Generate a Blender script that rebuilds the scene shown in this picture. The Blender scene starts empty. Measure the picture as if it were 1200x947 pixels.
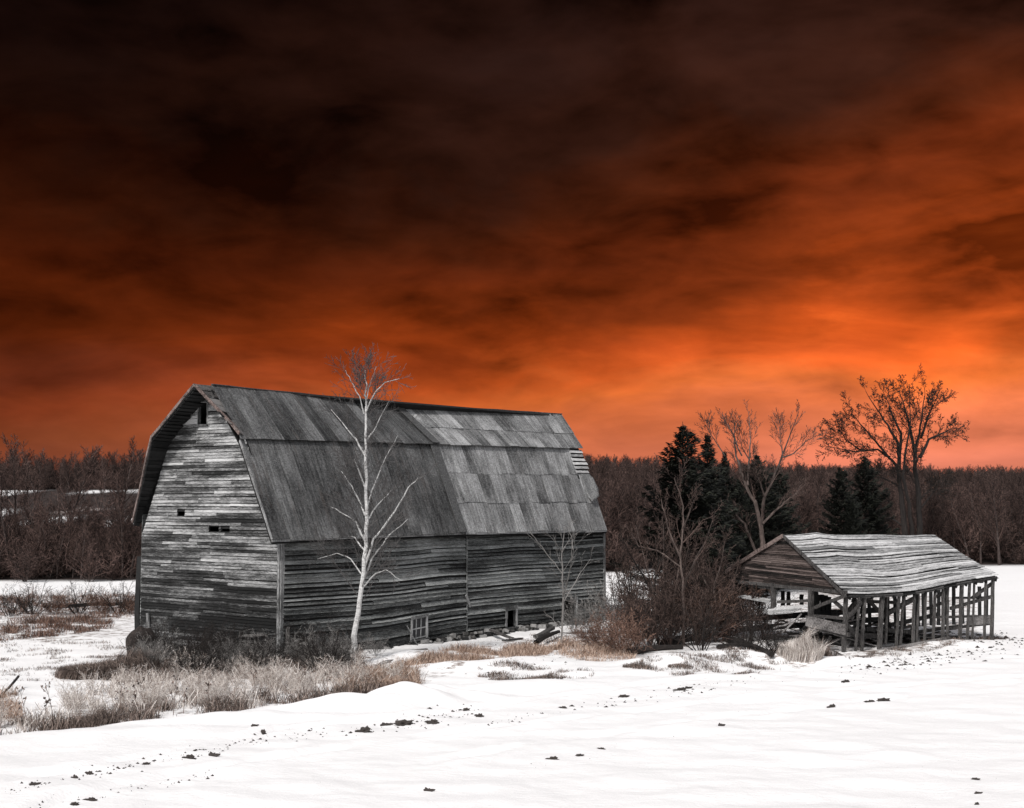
import bpy, bmesh, math, random
import numpy as np
from mathutils import Vector, noise, Matrix
random.seed(7); rng = np.random.default_rng(7)
sc = bpy.context.scene
col = sc.collection
R = math.radians
# ------------------------------------------------------------------ camera
F = 1600.0          # focal length in pixels of the 1200 px wide photograph
PITCH = 0.07105
H = 6.0
cam_d = bpy.data.cameras.new('camera'); cam = bpy.data.objects.new('camera', cam_d); col.objects.link(cam)
cam_d.sensor_width = 36; cam_d.lens = 36 * F / 1200; cam_d.clip_end = 6000; cam_d.clip_start = .1
cam.location = (0, 0, H); cam.rotation_euler = (math.pi / 2 + PITCH, 0, 0)
sc.camera = cam
# ------------------------------------------------------------------ light
sc.view_settings.view_transform = 'Standard'; sc.view_settings.look = 'None'
sc.view_settings.gamma = 1; sc.view_settings.use_curve_mapping = False
EXPO = 0.54
sc.view_settings.exposure = EXPO
SUN_EL, SUN_AZ = 47, 206      # azimuth clockwise from +Y (north): behind the camera
sun_d = bpy.data.lights.new('sun', 'SUN'); sun_d.energy = 2.1; sun_d.angle = R(6); sun_d.color = (1, .965, .93)
sun = bpy.data.objects.new('sun', sun_d); col.objects.link(sun)
sdir = Vector((math.sin(R(SUN_AZ)) * math.cos(R(SUN_EL)), math.cos(R(SUN_AZ)) * math.cos(R(SUN_EL)), math.sin(R(SUN_EL))))
sun.rotation_euler = sdir.to_track_quat('Z', 'Y').to_euler()
sun.location = sdir * 80

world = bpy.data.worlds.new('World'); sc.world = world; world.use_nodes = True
def build_world():
    nt = world.node_tree; N = nt.nodes; Lk = nt.links; N.clear()
    def node(t, **k):
        n = N.new(t)
        for a, b in k.items(): setattr(n, a, b)
        return n
    def M(op, a, b=None, c=None, clamp=False):
        n = node('ShaderNodeMath', operation=op, use_clamp=clamp)
        for i, v in enumerate((a, b, c)):
            if v is None: continue
            if isinstance(v, (int, float)): n.inputs[i].default_value = v
            else: Lk.new(v, n.inputs[i])
        return n.outputs[0]
    out = node('ShaderNodeOutputWorld')
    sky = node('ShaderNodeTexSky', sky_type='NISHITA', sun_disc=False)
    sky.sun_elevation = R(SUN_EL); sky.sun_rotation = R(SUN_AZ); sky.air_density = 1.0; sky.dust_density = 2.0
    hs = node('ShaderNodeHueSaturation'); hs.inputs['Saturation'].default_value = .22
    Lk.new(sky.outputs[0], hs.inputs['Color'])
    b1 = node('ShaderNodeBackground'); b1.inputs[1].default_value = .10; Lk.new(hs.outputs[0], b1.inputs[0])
    tc = node('ShaderNodeTexCoord'); sep = node('ShaderNodeSeparateXYZ'); Lk.new(tc.outputs['Generated'], sep.inputs[0])
    x, y, z = sep.outputs
    hz = M('SQRT', M('ADD', M('MULTIPLY', x, x), M('MULTIPLY', y, y)))
    az = M('ARCTAN2', x, y)                      # 0 straight ahead, + to the right
    el = M('ARCTAN2', z, hz)
    eld = M('MULTIPLY', el, 180 / math.pi); azd = M('MULTIPLY', az, 180 / math.pi)
    # cloud sheet seen in perspective: plane coordinates
    zz = M('ADD', M('MAXIMUM', z, 0), .13)
    px = M('DIVIDE', x, zz); py = M('DIVIDE', y, zz)
    cv = node('ShaderNodeCombineXYZ'); Lk.new(px, cv.inputs[0]); Lk.new(py, cv.inputs[1])
    def nz(scale, detail, rough, sx, sy, rot, dist=0, off=0):
        mp = node('ShaderNodeMapping'); mp.inputs['Scale'].default_value = (sx, sy, 1); mp.inputs['Rotation'].default_value = (0, 0, R(rot))
        mp.inputs['Location'].default_value = (off, off * .7, 0)
        Lk.new(cv.outputs[0], mp.inputs[0])
        t = node('ShaderNodeTexNoise'); t.inputs['Scale'].default_value = scale; t.inputs['Detail'].default_value = detail
        t.inputs['Roughness'].default_value = rough; t.inputs['Distortion'].default_value = dist
        Lk.new(mp.outputs[0], t.inputs[0]); return t.outputs[0]
    n1 = nz(.75, 8, .55, 1.0, .9, 25, .5, 3.1)
    cv = node('ShaderNodeCombineXYZ'); Lk.new(M('MULTIPLY', azd, .085), cv.inputs[0]); Lk.new(M('MULTIPLY', M('POWER', M('MAXIMUM', eld, 0), .82), .26), cv.inputs[1])
    n2 = nz(1.45, 9, .52, .85, 1.15, -16, .45, 9.3)
    n3 = nz(.75, 6, .5, .8, 1.4, -18, .4, 5.2)
    n4 = nz(3.6, 7, .52, .9, 1.3, -20, .35, 2.2)
    # height in the cloud bank 0 (horizon) .. 1 (20 deg), lifted on the right, with the cloud's own raggedness
    t = M('MULTIPLY', eld, 1 / 22)
    amp = M('MULTIPLY', M('SUBTRACT', t, .08), 2.2, clamp=True)
    t = M('ADD', t, M('MULTIPLY', M('MULTIPLY', M('SUBTRACT', n1, .5), .62), amp))
    t = M('ADD', t, M('MULTIPLY', M('MULTIPLY', M('SUBTRACT', n2, .5), .40), amp))
    t = M('SUBTRACT', t, M('MULTIPLY', azd, .0035))
    ramp = node('ShaderNodeValToRGB'); Lk.new(t, ramp.inputs[0])
    cr = ramp.color_ramp
    def lin(c): return tuple((v / 255 / 12.92 if v <= 10 else ((v / 255 + .055) / 1.055) ** 2.4) for v in c) + (1,)
    stops = [(0.0, (214, 120, 92)), (.10, (226, 120, 78)), (.18, (232, 114, 52)), (.235, (216, 92, 34)), (.285, (170, 68, 23)), (.35, (124, 49, 17)), (.47, (100, 39, 15)), (.60, (74, 31, 14)), (.74, (46, 22, 14)), (1.0, (34, 18, 14))]
    while len(cr.elements) < len(stops): cr.elements.new(.5)
    for e, (p, c) in zip(cr.elements, stops): e.position = p; e.color = lin(c)
    # grey purple veils low at the horizon
    veil = M('MULTIPLY', M('SUBTRACT', 1, M('MULTIPLY', eld, 1 / 7.0), clamp=True), M('MULTIPLY', M('SUBTRACT', n3, .42), 3.2, clamp=True), clamp=True)
    mx = node('ShaderNodeMix', data_type='RGBA'); vl = M('MULTIPLY', M('SUBTRACT', 1, M('MULTIPLY', eld, 1 / 6.5), clamp=True), M('MULTIPLY', M('SUBTRACT', 4, azd), .05, clamp=True), clamp=True)
    Lk.new(M('ADD', M('MULTIPLY', veil, .5), M('MULTIPLY', vl, .6), clamp=True), mx.inputs[0]); Lk.new(ramp.outputs[0], mx.inputs[6]); mx.inputs[7].default_value = lin((168, 98, 84))
    # dark upper left
    dk = M('ADD', 1, M('MULTIPLY', M('SUBTRACT', azd, 7), .025))
    dk = M('MINIMUM', M('MAXIMUM', dk, .36), 1.2)
    cc = M('ADD', M('ADD', M('MULTIPLY', n2, .45), M('MULTIPLY', n3, .35)), M('MULTIPLY', n4, .20))
    det = M('ADD', 1, M('MULTIPLY', M('MULTIPLY', M('SUBTRACT', cc, .5), 8.5), M('MINIMUM', M('ADD', .16, M('MULTIPLY', eld, .09)), 1.0)))
    det = M('MINIMUM', M('MAXIMUM', det, .28), 2.1)
    b2 = node('ShaderNodeBackground'); Lk.new(mx.outputs[2], b2.inputs[0])
    Lk.new(M('MULTIPLY', M('MULTIPLY', dk, det), 1 / 2 ** EXPO), b2.inputs[1])
    # the burning cloud bank fills the north up to ~27 degrees; the unseen rest is greyed daylight, added to light the scene neutrally
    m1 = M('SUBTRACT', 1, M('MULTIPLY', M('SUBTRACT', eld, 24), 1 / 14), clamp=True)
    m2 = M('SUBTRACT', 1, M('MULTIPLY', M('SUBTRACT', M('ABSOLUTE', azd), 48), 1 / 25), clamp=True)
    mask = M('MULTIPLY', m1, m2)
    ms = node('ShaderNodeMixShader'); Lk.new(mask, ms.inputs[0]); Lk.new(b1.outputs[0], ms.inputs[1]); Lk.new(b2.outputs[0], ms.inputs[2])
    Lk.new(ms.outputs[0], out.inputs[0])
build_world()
# ------------------------------------------------------------------ helpers
def ray(px, py):
    x = (px - 600) / F; v = -(py - 473.5) / F
    return Vector((x, math.cos(PITCH) - v * math.sin(PITCH), math.sin(PITCH) + v * math.cos(PITCH)))
def G0(px, py):                       # point of the z=0 plane
    d = ray(px, py); t = -H / d.z
    return Vector((d.x * t, d.y * t, 0))
def AT(px, py, Y):                    # point at distance Y
    d = ray(px, py); t = Y / d.y
    return Vector((0, 0, H)) + d * t
def plane(px, py, C, th, a=None, b=None):
    u = np.array([math.sin(th), math.cos(th)]); v = np.array([-math.cos(th), math.sin(th)]); d = ray(px, py)
    if a is not None:
        A = np.array([[d.x, -v[0]], [d.y, -v[1]]]); t, s = np.linalg.solve(A, np.array(C) + u * a)
    else:
        A = np.array([[d.x, -u[0]], [d.y, -u[1]]]); t, s = np.linalg.solve(A, np.array(C) + v * b)
    return float(s), float(H + t * d.z)
def smooth(e0, e1, v):
    t = max(0., min(1., (v - e0) / (e1 - e0))); return t * t * (3 - 2 * t)
MOUNDS = []
def mound(px, py, h, rx, ry, rot=0):
    g = G0(px, py); MOUNDS.append((g.x, g.y, h, rx, ry, R(rot)))
for m in [(428, 838, .42, 1.3, .55, 12), (478, 830, .62, 1.2, .65, -10), (522, 824, .36, 1.5, .6, -20), (350, 842, .16, 1.4, .6, 0), (610, 812, .18, 2.2, .9, 5), (790, 782, .38, 1.8, 1.0, 10), (850, 775, .42, 1.9, 1.0, 5), (720, 790, .12, 2.5, 1.4, 0),
          (560, 783, .2, 3.5, .9, 15), (930, 778, .25, 1.6, .8, 10), (1000, 778, .22, 1.8, .7, 20), (1120, 757, .25, 3, .8, 25), (300, 850, .12, 3, .8, 10), (140, 872, .14, 3, .8, 10),
          (480, 772, .3, 2.4, .9, 30)]: mound(*m)
ROAD = [G0(x, y) for x, y in ((-250, 900), (0, 866), (160, 850), (400, 826), (600, 800), (760, 798), (900, 790), (1000, 783), (1200, 762), (1450, 745))]
def road_side(x, y):                  # >0 on the camera's side of the snow bank's foot
    for i in range(len(ROAD) - 1):
        a, b = ROAD[i], ROAD[i + 1]
        if a.x <= x <= b.x:
            t = (x - a.x) / (b.x - a.x); return (a.y + (b.y - a.y) * t) - y
    return (ROAD[0].y if x < ROAD[0].x else ROAD[-1].y) - y
RUTS = [([G0(*p) for p in pp], w, d) for pp, w, d in (([(-80, 948), (40, 922), (200, 893), (330, 866), (480, 848), (640, 826), (800, 806), (960, 790), (1200, 772)], .16, 1.1), ([(-40, 985), (90, 944), (230, 915), (420, 884), (620, 858), (860, 828), (1200, 800)], .16, 1.), ([(500, 905), (760, 862), (1000, 832), (1250, 800)], .2, .7), ([(900, 800), (1030, 782), (1200, 770), (1300, 762)], .25, 1.3))]
def rut_dist(P, x, y):
    b = 9.
    for i in range(len(P) - 1):
        A, B = P[i], P[i + 1]
        if not (A.x - 1.5 <= x <= B.x + 1.5): continue
        dx, dy = B.x - A.x, B.y - A.y; t = max(0, min(1, ((x - A.x) * dx + (y - A.y) * dy) / (dx * dx + dy * dy))); b = min(b, math.hypot(x - A.x - dx * t, y - A.y - dy * t))
    return b
def hill(x, y):
    if y < 100: return 0.
    top = 9.5 + 1.6 * noise.noise(Vector((x * .012, y * .006, 3))) - 1.8 * smooth(0, 60, x)
    return top * smooth(125 + .0 * x, 330, y)
def height(x, y, fine=True):
    z = hill(x, y)
    if y < 200:
        v = Vector((x, y, 0))
        z += .10 * noise.noise(v * .11) * smooth(10, 30, y)
        rs = road_side(x, y)
        z += .22 * smooth(-.8, 1.6, rs)                      # raised ploughed bank
        z += .05 * noise.noise(Vector((x * .25 + y * .1, y * 1.1, 4)))
        if fine: z += .06 * noise.noise(Vector((x * .55 - y * .2, y * .8 + x * .3, 1))) + .018 * noise.noise(Vector((x * 2.1, y * 2.1, 8)))
        if 20 < y < 70:
            for R_, w_, d_ in RUTS:
                q = rut_dist(R_, x, y)
                if q < 1.2: z += 1.9 * d_ * (.028 * math.exp(-((q - .42) / .2) ** 2) - .055 * math.exp(-(q / w_) ** 2)) * (.6 + noise.noise(Vector((x * .5, y * .5, 2))))
        for (mx, my, h, rx, ry, r) in MOUNDS:
            dx, dy = x - mx, y - my
            if abs(dx) > 3 * rx + 2 or abs(dy) > 3 * rx + 2: continue
            c, s = math.cos(r), math.sin(r); p = (dx * c + dy * s) / rx; q = (-dx * s + dy * c) / ry
            z += h * math.exp(-(p * p + q * q)) * (1 + .35 * noise.noise(v * .9))
    return z
def G(px, py, up=0):
    g = G0(px, py)
    for _ in range(3):
        h = height(g.x, g.y); d = ray(px, py); t = (h - H) / d.z if d.z < -1e-4 else 400
        g = Vector((d.x * t, d.y * t, h))
    g.z = height(g.x, g.y) + up
    return g

def mesh_obj(name, verts, faces, mat=None, parent=None, smooth_=False):
    me = bpy.data.meshes.new(name)
    me.from_pydata(verts, [], faces); me.update()
    if smooth_: me.polygons.foreach_set('use_smooth', [True] * len(me.polygons))
    if mat: me.materials.append(mat)
    o = bpy.data.objects.new(name, me); col.objects.link(o)
    if parent is not None: o.parent = parent
    return o
def tag(o, label=None, cat=None, group=None, kind=None):
    if label: o['label'] = label
    if cat: o['category'] = cat
    if group: o['group'] = group
    if kind: o['kind'] = kind
    return o
def empty(name, loc, label, cat, group=None, rz=0):
    o = bpy.data.objects.new(name, None); col.objects.link(o); o.location = loc; o.rotation_euler = (0, 0, rz)
    o.empty_display_size = .3
    return tag(o, label, cat, group)
class MB:
    def __init__(s): s.v = []; s.f = []
    def quad8(s, pts):                 # 8 corners: bottom loop 0-3, top loop 4-7
        n = len(s.v); s.v += [tuple(p) for p in pts]
        for q in ((3, 2, 1, 0), (4, 5, 6, 7), (0, 1, 5, 4), (1, 2, 6, 5), (2, 3, 7, 6), (3, 0, 4, 7)): s.f.append(tuple(n + i for i in q))
    def box(s, c, size, rot=None):
        x, y, z = [q / 2 for q in size]; P = [Vector(p) for p in ((-x, -y, -z), (x, -y, -z), (x, y, -z), (-x, y, -z), (-x, -y, z), (x, -y, z), (x, y, z), (-x, y, z))]
        if rot is not None: P = [rot @ p for p in P]
        c = Vector(c); s.quad8([p + c for p in P])
    def beam(s, a, b, w, t, up=Vector((0, 0, 1)), jit=0, seg=1):
        a, b = Vector(a), Vector(b); d = (b - a)
        if d.length < 1e-5: return
        dn = d.normalized(); sd = dn.cross(up)
        if sd.length < .05: sd = dn.cross(Vector((1, .3, 0)))
        sd.normalize(); u = sd.cross(dn).normalized()
        rings = []
        for i in range(seg + 1):
            c = a + d * (i / seg)
            if 0 < i < seg or jit: c = c + Vector([random.uniform(-jit, jit) for _ in range(3)])
            ww = w * random.uniform(.9, 1.1) if jit else w
            n = len(s.v)
            s.v += [tuple(c + sd * (ww / 2 * p) + u * (t / 2 * q)) for p, q in ((-1, -1), (1, -1), (1, 1), (-1, 1))]
            rings.append(n)
        for i in range(seg):
            m, n = rings[i], rings[i + 1]
            for k in range(4): s.f.append((m + k, m + (k + 1) % 4, n + (k + 1) % 4, n + k))
        s.f.append(tuple(rings[0] + k for k in (3, 2, 1, 0))); s.f.append(tuple(rings[-1] + k for k in range(4)))
    def tube(s, pts, r0, r1, k=4, rough=0, cap=True):
        n = len(pts); base = len(s.v)
        for i, p in enumerate(pts):
            a = pts[max(0, i - 1)]; b = pts[min(n - 1, i + 1)]; d = (b - a)
            if d.length < 1e-9: d = Vector((0, 0, 1))
            d.normalize()
            e = d.cross(Vector((.31, .95, .05))) if abs(d.y) < .9 else d.cross(Vector((1, 0, .1)))
            e.normalize(); g = d.cross(e); t = i / (n - 1); r = r0 + (r1 - r0) * t
            for j in range(k):
                an = 2 * math.pi * j / k; rr = r * (1 + (random.uniform(-rough, rough) if rough else 0))
                q = p + e * (math.cos(an) * rr) + g * (math.sin(an) * rr); s.v.append((q.x, q.y, q.z))
        for i in range(n - 1):
            m = base + i * k
            for j in range(k): s.f.append((m + j, m + (j + 1) % k, m + k + (j + 1) % k, m + k + j))
        if cap and k > 3: s.f.append(tuple(base + (n - 1) * k + j for j in range(k)))
    def build(s, name, mat, parent=None, smooth_=False): return mesh_obj(name, s.v, s.f, mat, parent, smooth_)

# ------------------------------------------------------------------ materials
def mat_new(name):
    m = bpy.data.materials.new(name); m.use_nodes = True; nt = m.node_tree; nt.nodes.clear()
    o = nt.nodes.new('ShaderNodeOutputMaterial'); b = nt.nodes.new('ShaderNodeBsdfPrincipled'); nt.links.new(b.outputs[0], o.inputs[0])
    b.inputs['Roughness'].default_value = .85; b.inputs['Specular IOR Level'].default_value = .25
    return m, nt, b
class NT:
    def __init__(s, nt): s.nt = nt
    def n(s, t, **k):
        n = s.nt.nodes.new(t)
        for a, b in k.items(): setattr(n, a, b)
        return n
    def l(s, a, b): s.nt.links.new(a, b)
    def val(s, sock, v):
        if isinstance(v, (int, float)): sock.default_value = v
        elif isinstance(v, tuple): sock.default_value = v
        else: s.l(v, sock)
    def m(s, op, a, b=0, clamp=False):
        n = s.n('ShaderNodeMath', operation=op, use_clamp=clamp); s.val(n.inputs[0], a); s.val(n.inputs[1], b); return n.outputs[0]
    def noise(s, vec, scale=1, detail=5, rough=.6, sc=(1, 1, 1), dist=0):
        mp = s.n('ShaderNodeMapping'); mp.inputs['Scale'].default_value = sc; s.l(vec, mp.inputs[0])
        t = s.n('ShaderNodeTexNoise'); t.inputs['Scale'].default_value = scale; t.inputs['Detail'].default_value = detail
        t.inputs['Roughness'].default_value = rough; t.inputs['Distortion'].default_value = dist; s.l(mp.outputs[0], t.inputs[0]); return t.outputs[0]
    def ramp(s, f, stops):
        r = s.n('ShaderNodeValToRGB'); s.l(f, r.inputs[0]); c = r.color_ramp
        while len(c.elements) < len(stops): c.elements.new(.5)
        for e, (p, q) in zip(c.elements, stops): e.position = p; e.color = tuple(q) + (1,)
        return r.outputs[0]
    def mix(s, f, a, b, mode='MIX'):
        n = s.n('ShaderNodeMix', data_type='RGBA', blend_type=mode); s.val(n.inputs[0], f)
        for k, v in ((6, a), (7, b)):
            if isinstance(v, tuple): n.inputs[k].default_value = v + (1,)
            else: s.l(v, n.inputs[k])
        return n.outputs[2]
    def bump(s, h, bsdf, strength=.5, dist=.02):
        b = s.n('ShaderNodeBump'); b.inputs['Strength'].default_value = strength; b.inputs['Distance'].default_value = dist
        s.l(h, b.inputs['Height']); s.l(b.outputs[0], bsdf.inputs['Normal'])
def wood_mat(name, dark, mid, light, along=(1, 1, 1), isl=.45, stain=None, low=None, contrast=1., tint=None):
    """weathered boards: streaks run along the axis whose scale is small"""
    m, nt, b = mat_new(name); t = NT(nt); tc = t.n('ShaderNodeTexCoord'); ob = tc.outputs['Object']; g = t.n('ShaderNodeNewGeometry')
    streak = t.noise(ob, 9, 8, .68, along)
    isr = g.outputs['Random Per Island']
    big = t.noise(ob, .42, 7, .7, (1, .38, 2.4) if along[1] < 1 else ((.38, 1, 2.4) if along[0] < 1 else (1, 1, 1.6)))
    fine = t.noise(ob, 30, 4, .7, along)
    v = t.m('ADD', t.m('MULTIPLY', streak, .9), t.m('MULTIPLY', t.m('SUBTRACT', isr, .5), isl))
    v = t.m('ADD', v, t.m('MULTIPLY', t.m('SUBTRACT', big, .5), 1.1 * contrast))
    v = t.m('ADD', v, t.m('MULTIPLY', t.m('SUBTRACT', fine, .5), .85))
    if low:                                   # damp, rotten foot of the wall
        sp = t.n('ShaderNodeSeparateXYZ'); t.l(ob, sp.inputs[0])
        lowm = t.m('SUBTRACT', 1, t.m('MULTIPLY', sp.outputs[2], 1 / low), clamp=True)
        v = t.m('SUBTRACT', v, t.m('MULTIPLY', lowm, t.m('MULTIPLY', t.noise(ob, 1.1, 8, .75, (1, .5, 1.6)), .42)))
    c = t.ramp(v, [(.32, dark), (.46, mid), (.68, light)])
    if tint: c = t.mix(t.m('MULTIPLY', t.noise(ob, .6, 3, .5), .6), c, tint, 'MULTIPLY')
    t.l(c, b.inputs['Base Color']); t.bump(t.m('ADD', streak, fine), b, .6, .012)
    return m
def metal_mat(name, dark, mid, light, rust=.2):
    m, nt, b = mat_new(name); t = NT(nt); uv = t.n('ShaderNodeUVMap').outputs[0]; g = t.n('ShaderNodeNewGeometry'); isr = g.outputs['Random Per Island']
    tc = t.n('ShaderNodeTexCoord'); ob = tc.outputs['Object']
    st = t.noise(uv, 1, 8, .7, (7, .5, 1)); sp = t.noise(ob, 14, 6, .75); big = t.noise(uv, 1, 5, .6, (.35, .35, 1))
    v = t.m('ADD', t.m('MULTIPLY', st, .75), t.m('MULTIPLY', t.m('SUBTRACT', isr, .5), .15))
    v = t.m('ADD', v, t.m('MULTIPLY', t.m('SUBTRACT', sp, .5), .9)); v = t.m('ADD', v, t.m('MULTIPLY', t.m('SUBTRACT', big, .5), .8)); v = t.m('ADD', v, .07)
    c = t.ramp(v, [(.24, dark), (.46, mid), (.76, light)])
    rs = t.m('MULTIPLY', t.m('SUBTRACT', t.noise(uv, 1, 6, .7, (2.5, .25, 1)), .56), 6, clamp=True)
    c = t.mix(t.m('MULTIPLY', rs, rust), c, (.10, .07, .055))
    t.l(c, b.inputs['Base Color']); b.inputs['Metallic'].default_value = .15; b.inputs['Roughness'].default_value = .62
    sx = t.n('ShaderNodeSeparateXYZ'); t.l(uv, sx.inputs[0])
    wv = t.m('SINE', t.m('MULTIPLY', sx.outputs[0], 2 * math.pi / .13))
    t.bump(t.m('ADD', t.m('MULTIPLY', wv, .5), t.m('MULTIPLY', sp, .8)), b, .4, .012)
    return m
def plain_mat(name, cols, scale=6, isl=.5, rough=.9, sc3=(1, 1, 1), bump=.4, hvar=0):
    m, nt, b = mat_new(name); t = NT(nt); tc = t.n('ShaderNodeTexCoord'); ob = tc.outputs['Object']; g = t.n('ShaderNodeNewGeometry')
    v = t.noise(ob, scale, 6, .65, sc3); v = t.m('ADD', v, t.m('MULTIPLY', t.m('SUBTRACT', g.outputs['Random Per Island'], .5), isl))
    n = len(cols); c = t.ramp(v, [(.25 + .5 * i / (n - 1), q) for i, q in enumerate(cols)])
    if hvar:
        oi = t.n('ShaderNodeObjectInfo'); hs = t.n('ShaderNodeHueSaturation'); t.l(c, hs.inputs['Color']); t.l(t.m('ADD', 1 - hvar / 2, t.m('MULTIPLY', oi.outputs['Random'], hvar)), hs.inputs['Value']); c = hs.outputs[0]
    t.l(c, b.inputs['Base Color']); b.inputs['Roughness'].default_value = rough
    if bump: t.bump(v, b, bump, .02)
    return m
gr = lambda v, r=1., bl=1.: (v * r, v, v * bl)
M_GABLE = wood_mat('weathered_gable_boards', gr(.006), gr(.115), gr(.50), (6, .5, 12), .24, low=4.4, contrast=1.15)
M_SIDE = wood_mat('weathered_side_boards', gr(.008), gr(.145, .97, .98), gr(.48, .98, .98), (.45, 6, 12), .22, low=1.2, contrast=.75)
M_TRIM = wood_mat('grey_trim_board', gr(.04), gr(.17), gr(.40), (5, 5, .4), .3)
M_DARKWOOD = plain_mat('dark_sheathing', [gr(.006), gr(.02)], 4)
M_FASCIA = wood_mat('rake_board', (.02, .015, .014), (.08, .058, .052), (.22, .17, .155), (1, 1, 1), .4)
M_METAL_OLD = metal_mat('dull_roof_metal', gr(.010), gr(.075), gr(.23), .35)
M_METAL_NEW = metal_mat('pale_roof_metal', gr(.045), gr(.20), gr(.52), .25)
M_SHEDGABLE = wood_mat('brown_shed_boards', (.006, .005, .0045), (.040, .028, .025), (.15, .118, .108), (4, .3, 9), .4, contrast=.9)
M_SHEDROOF = wood_mat('snow_dusted_roof_boards', gr(.12), (.36, .355, .355), (.66, .655, .655), (.3, 3, 3), .30, contrast=.5)
M_POST = wood_mat('grey_post_wood', gr(.007), (.032, .029, .028), (.15, .142, .138), (5, 5, .5), .6, contrast=.4)
M_PLANK = wood_mat('loose_plank_wood', (.02, .018, .017), (.085, .078, .076), (.28, .265, .26), (1.5, 1.5, 3), .6)
M_BIRCH = plain_mat('white_birch_bark', [(.02, .018, .017), (.36, .355, .35), (.54, .535, .53), (.62, .615, .61)], 5, .1, sc3=(1, 1, 3.2))
M_BIRCHTWIG = plain_mat('birch_twigs', [(.03, .027, .027), (.11, .104, .102)], 3, .6, bump=0)
M_PALETWIG = plain_mat('pale_grey_twigs', [(.08, .076, .072), (.28, .265, .255)], 3, .6, bump=0)
M_BARK = plain_mat('grey_brown_bark', [(.02, .015, .013), (.08, .060, .053), (.17, .132, .118)], 6, .3, sc3=(1, 1, .3))
M_DARKBARK = plain_mat('dark_bark', [(.005, .004, .004), (.015, .012, .011), (.032, .025, .022)], 6, .3, sc3=(1, 1, .3))
M_TWIG = plain_mat('brown_twigs', [(.012, .008, .007), (.042, .027, .023), (.12, .082, .070)], 2, .9, bump=0)
M_REDTWIG = plain_mat('russet_twigs', [(.022, .012, .009), (.10, .052, .038), (.24, .15, .115)], 2, .9, bump=0)
M_FORTRUNK = plain_mat('forest_bark', [(.012, .009, .008), (.045, .033, .030), (.10, .075, .068)], 3, .8, bump=0, hvar=.9)
M_FORTWIG = plain_mat('forest_twigs', [(.014, .009, .0075), (.050, .031, .027), (.11, .070, .060)], 2, 1., bump=0, hvar=.8)  # twig tones lifted and reddened to stand in for haze over the wood
M_LEAF = plain_mat('withered_leaves', [(.02, .012, .009), (.06, .03, .018)], 2, .8, bump=0)
M_NEEDLE = plain_mat('spruce_needles', [(.003, .0035, .003), (.009, .0105, .008), (.024, .026, .018)], 1.2, .9, bump=0, rough=.8)
M_FROST = plain_mat('frosted_dry_weeds', [(.16, .12, .10), (.52, .46, .42), (.75, .70, .66)], 1.1, .95, bump=0)
M_TAWNY = plain_mat('tawny_dry_grass', [(.11, .065, .045), (.36, .24, .175), (.58, .45, .37)], 1.1, .9, bump=0)
M_BROWNG = plain_mat('dark_brown_grass', [(.03, .022, .019), (.12, .088, .075), (.28, .22, .19)], 1.1, .9, bump=0)
M_SOIL = plain_mat('frozen_soil', [(.015, .012, .011), (.07, .06, .055)], 20, .4)
M_STONE = plain_mat('foundation_stone', [(.02, .02, .02), (.10, .095, .09), (.25, .245, .24)], 4, .8)
M_GLASS, _nt, _b = mat_new('dusty_window_glass'); _b.inputs['Base Color'].default_value = (.03, .03, .033, 1); _b.inputs['Roughness'].default_value = .6; _b.inputs['Specular IOR Level'].default_value = .5
M_RUST = plain_mat('rusty_iron', [(.015, .012, .011), (.07, .055, .05)], 9)
# snow / ground
M_SNOW, nt_, b_ = mat_new('snow_ground')
def snow():
    t = NT(nt_); tc = t.n('ShaderNodeTexCoord'); ob = tc.outputs['Object']
    at = t.n('ShaderNodeAttribute'); at.attribute_name = 'litter'; lit = at.outputs['Fac']
    af = t.n('ShaderNodeAttribute'); af.attribute_name = 'forest'; fo = af.outputs['Fac']
    n1 = t.noise(ob, 1.3, 9, .72, (1, 1.5, 1)); n2 = t.noise(ob, 6, 6, .7, (.6, 1.5, 1)); n3 = t.noise(ob, .12, 5, .6)
    v = t.m('ADD', t.m('MULTIPLY', n1, .6), t.m('MULTIPLY', n2, .4))
    thr = t.m('SUBTRACT', .82, t.m('MULTIPLY', lit, .46))
    mk = t.m('MULTIPLY', t.m('SUBTRACT', v, thr), 14, clamp=True)
    sn = t.mix(t.m('MULTIPLY', n3, .5), (.84, .83, .83), (.68, .655, .645))
    so = t.ramp(n2, [(.3, (.05, .036, .030)), (.7, (.24, .18, .15))])
    c = t.mix(mk, sn, so)
    # wood floor: leaf litter and thin snow
    nf = t.noise(ob, .05, 7, .62, (1, .45, 1)); 
    ff = t.mix(t.m('MULTIPLY', t.m('SUBTRACT', nf, .58), 12, clamp=True), (.030, .020, .017), (.42, .36, .34))
    ff2 = t.mix(t.m('MULTIPLY', t.noise(ob, 1.2, 4, .7), .5), ff, (.02, .013, .011))
    c = t.mix(fo, c, ff2)
    t.l(c, b_.inputs['Base Color']); b_.inputs['Roughness'].default_value = .7
    t.bump(t.m('ADD', t.noise(ob, 1.6, 9, .68, (.8, 1.2, 1)), t.m('MULTIPLY', n2, .5)), b_, .55, .09)
snow()
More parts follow.
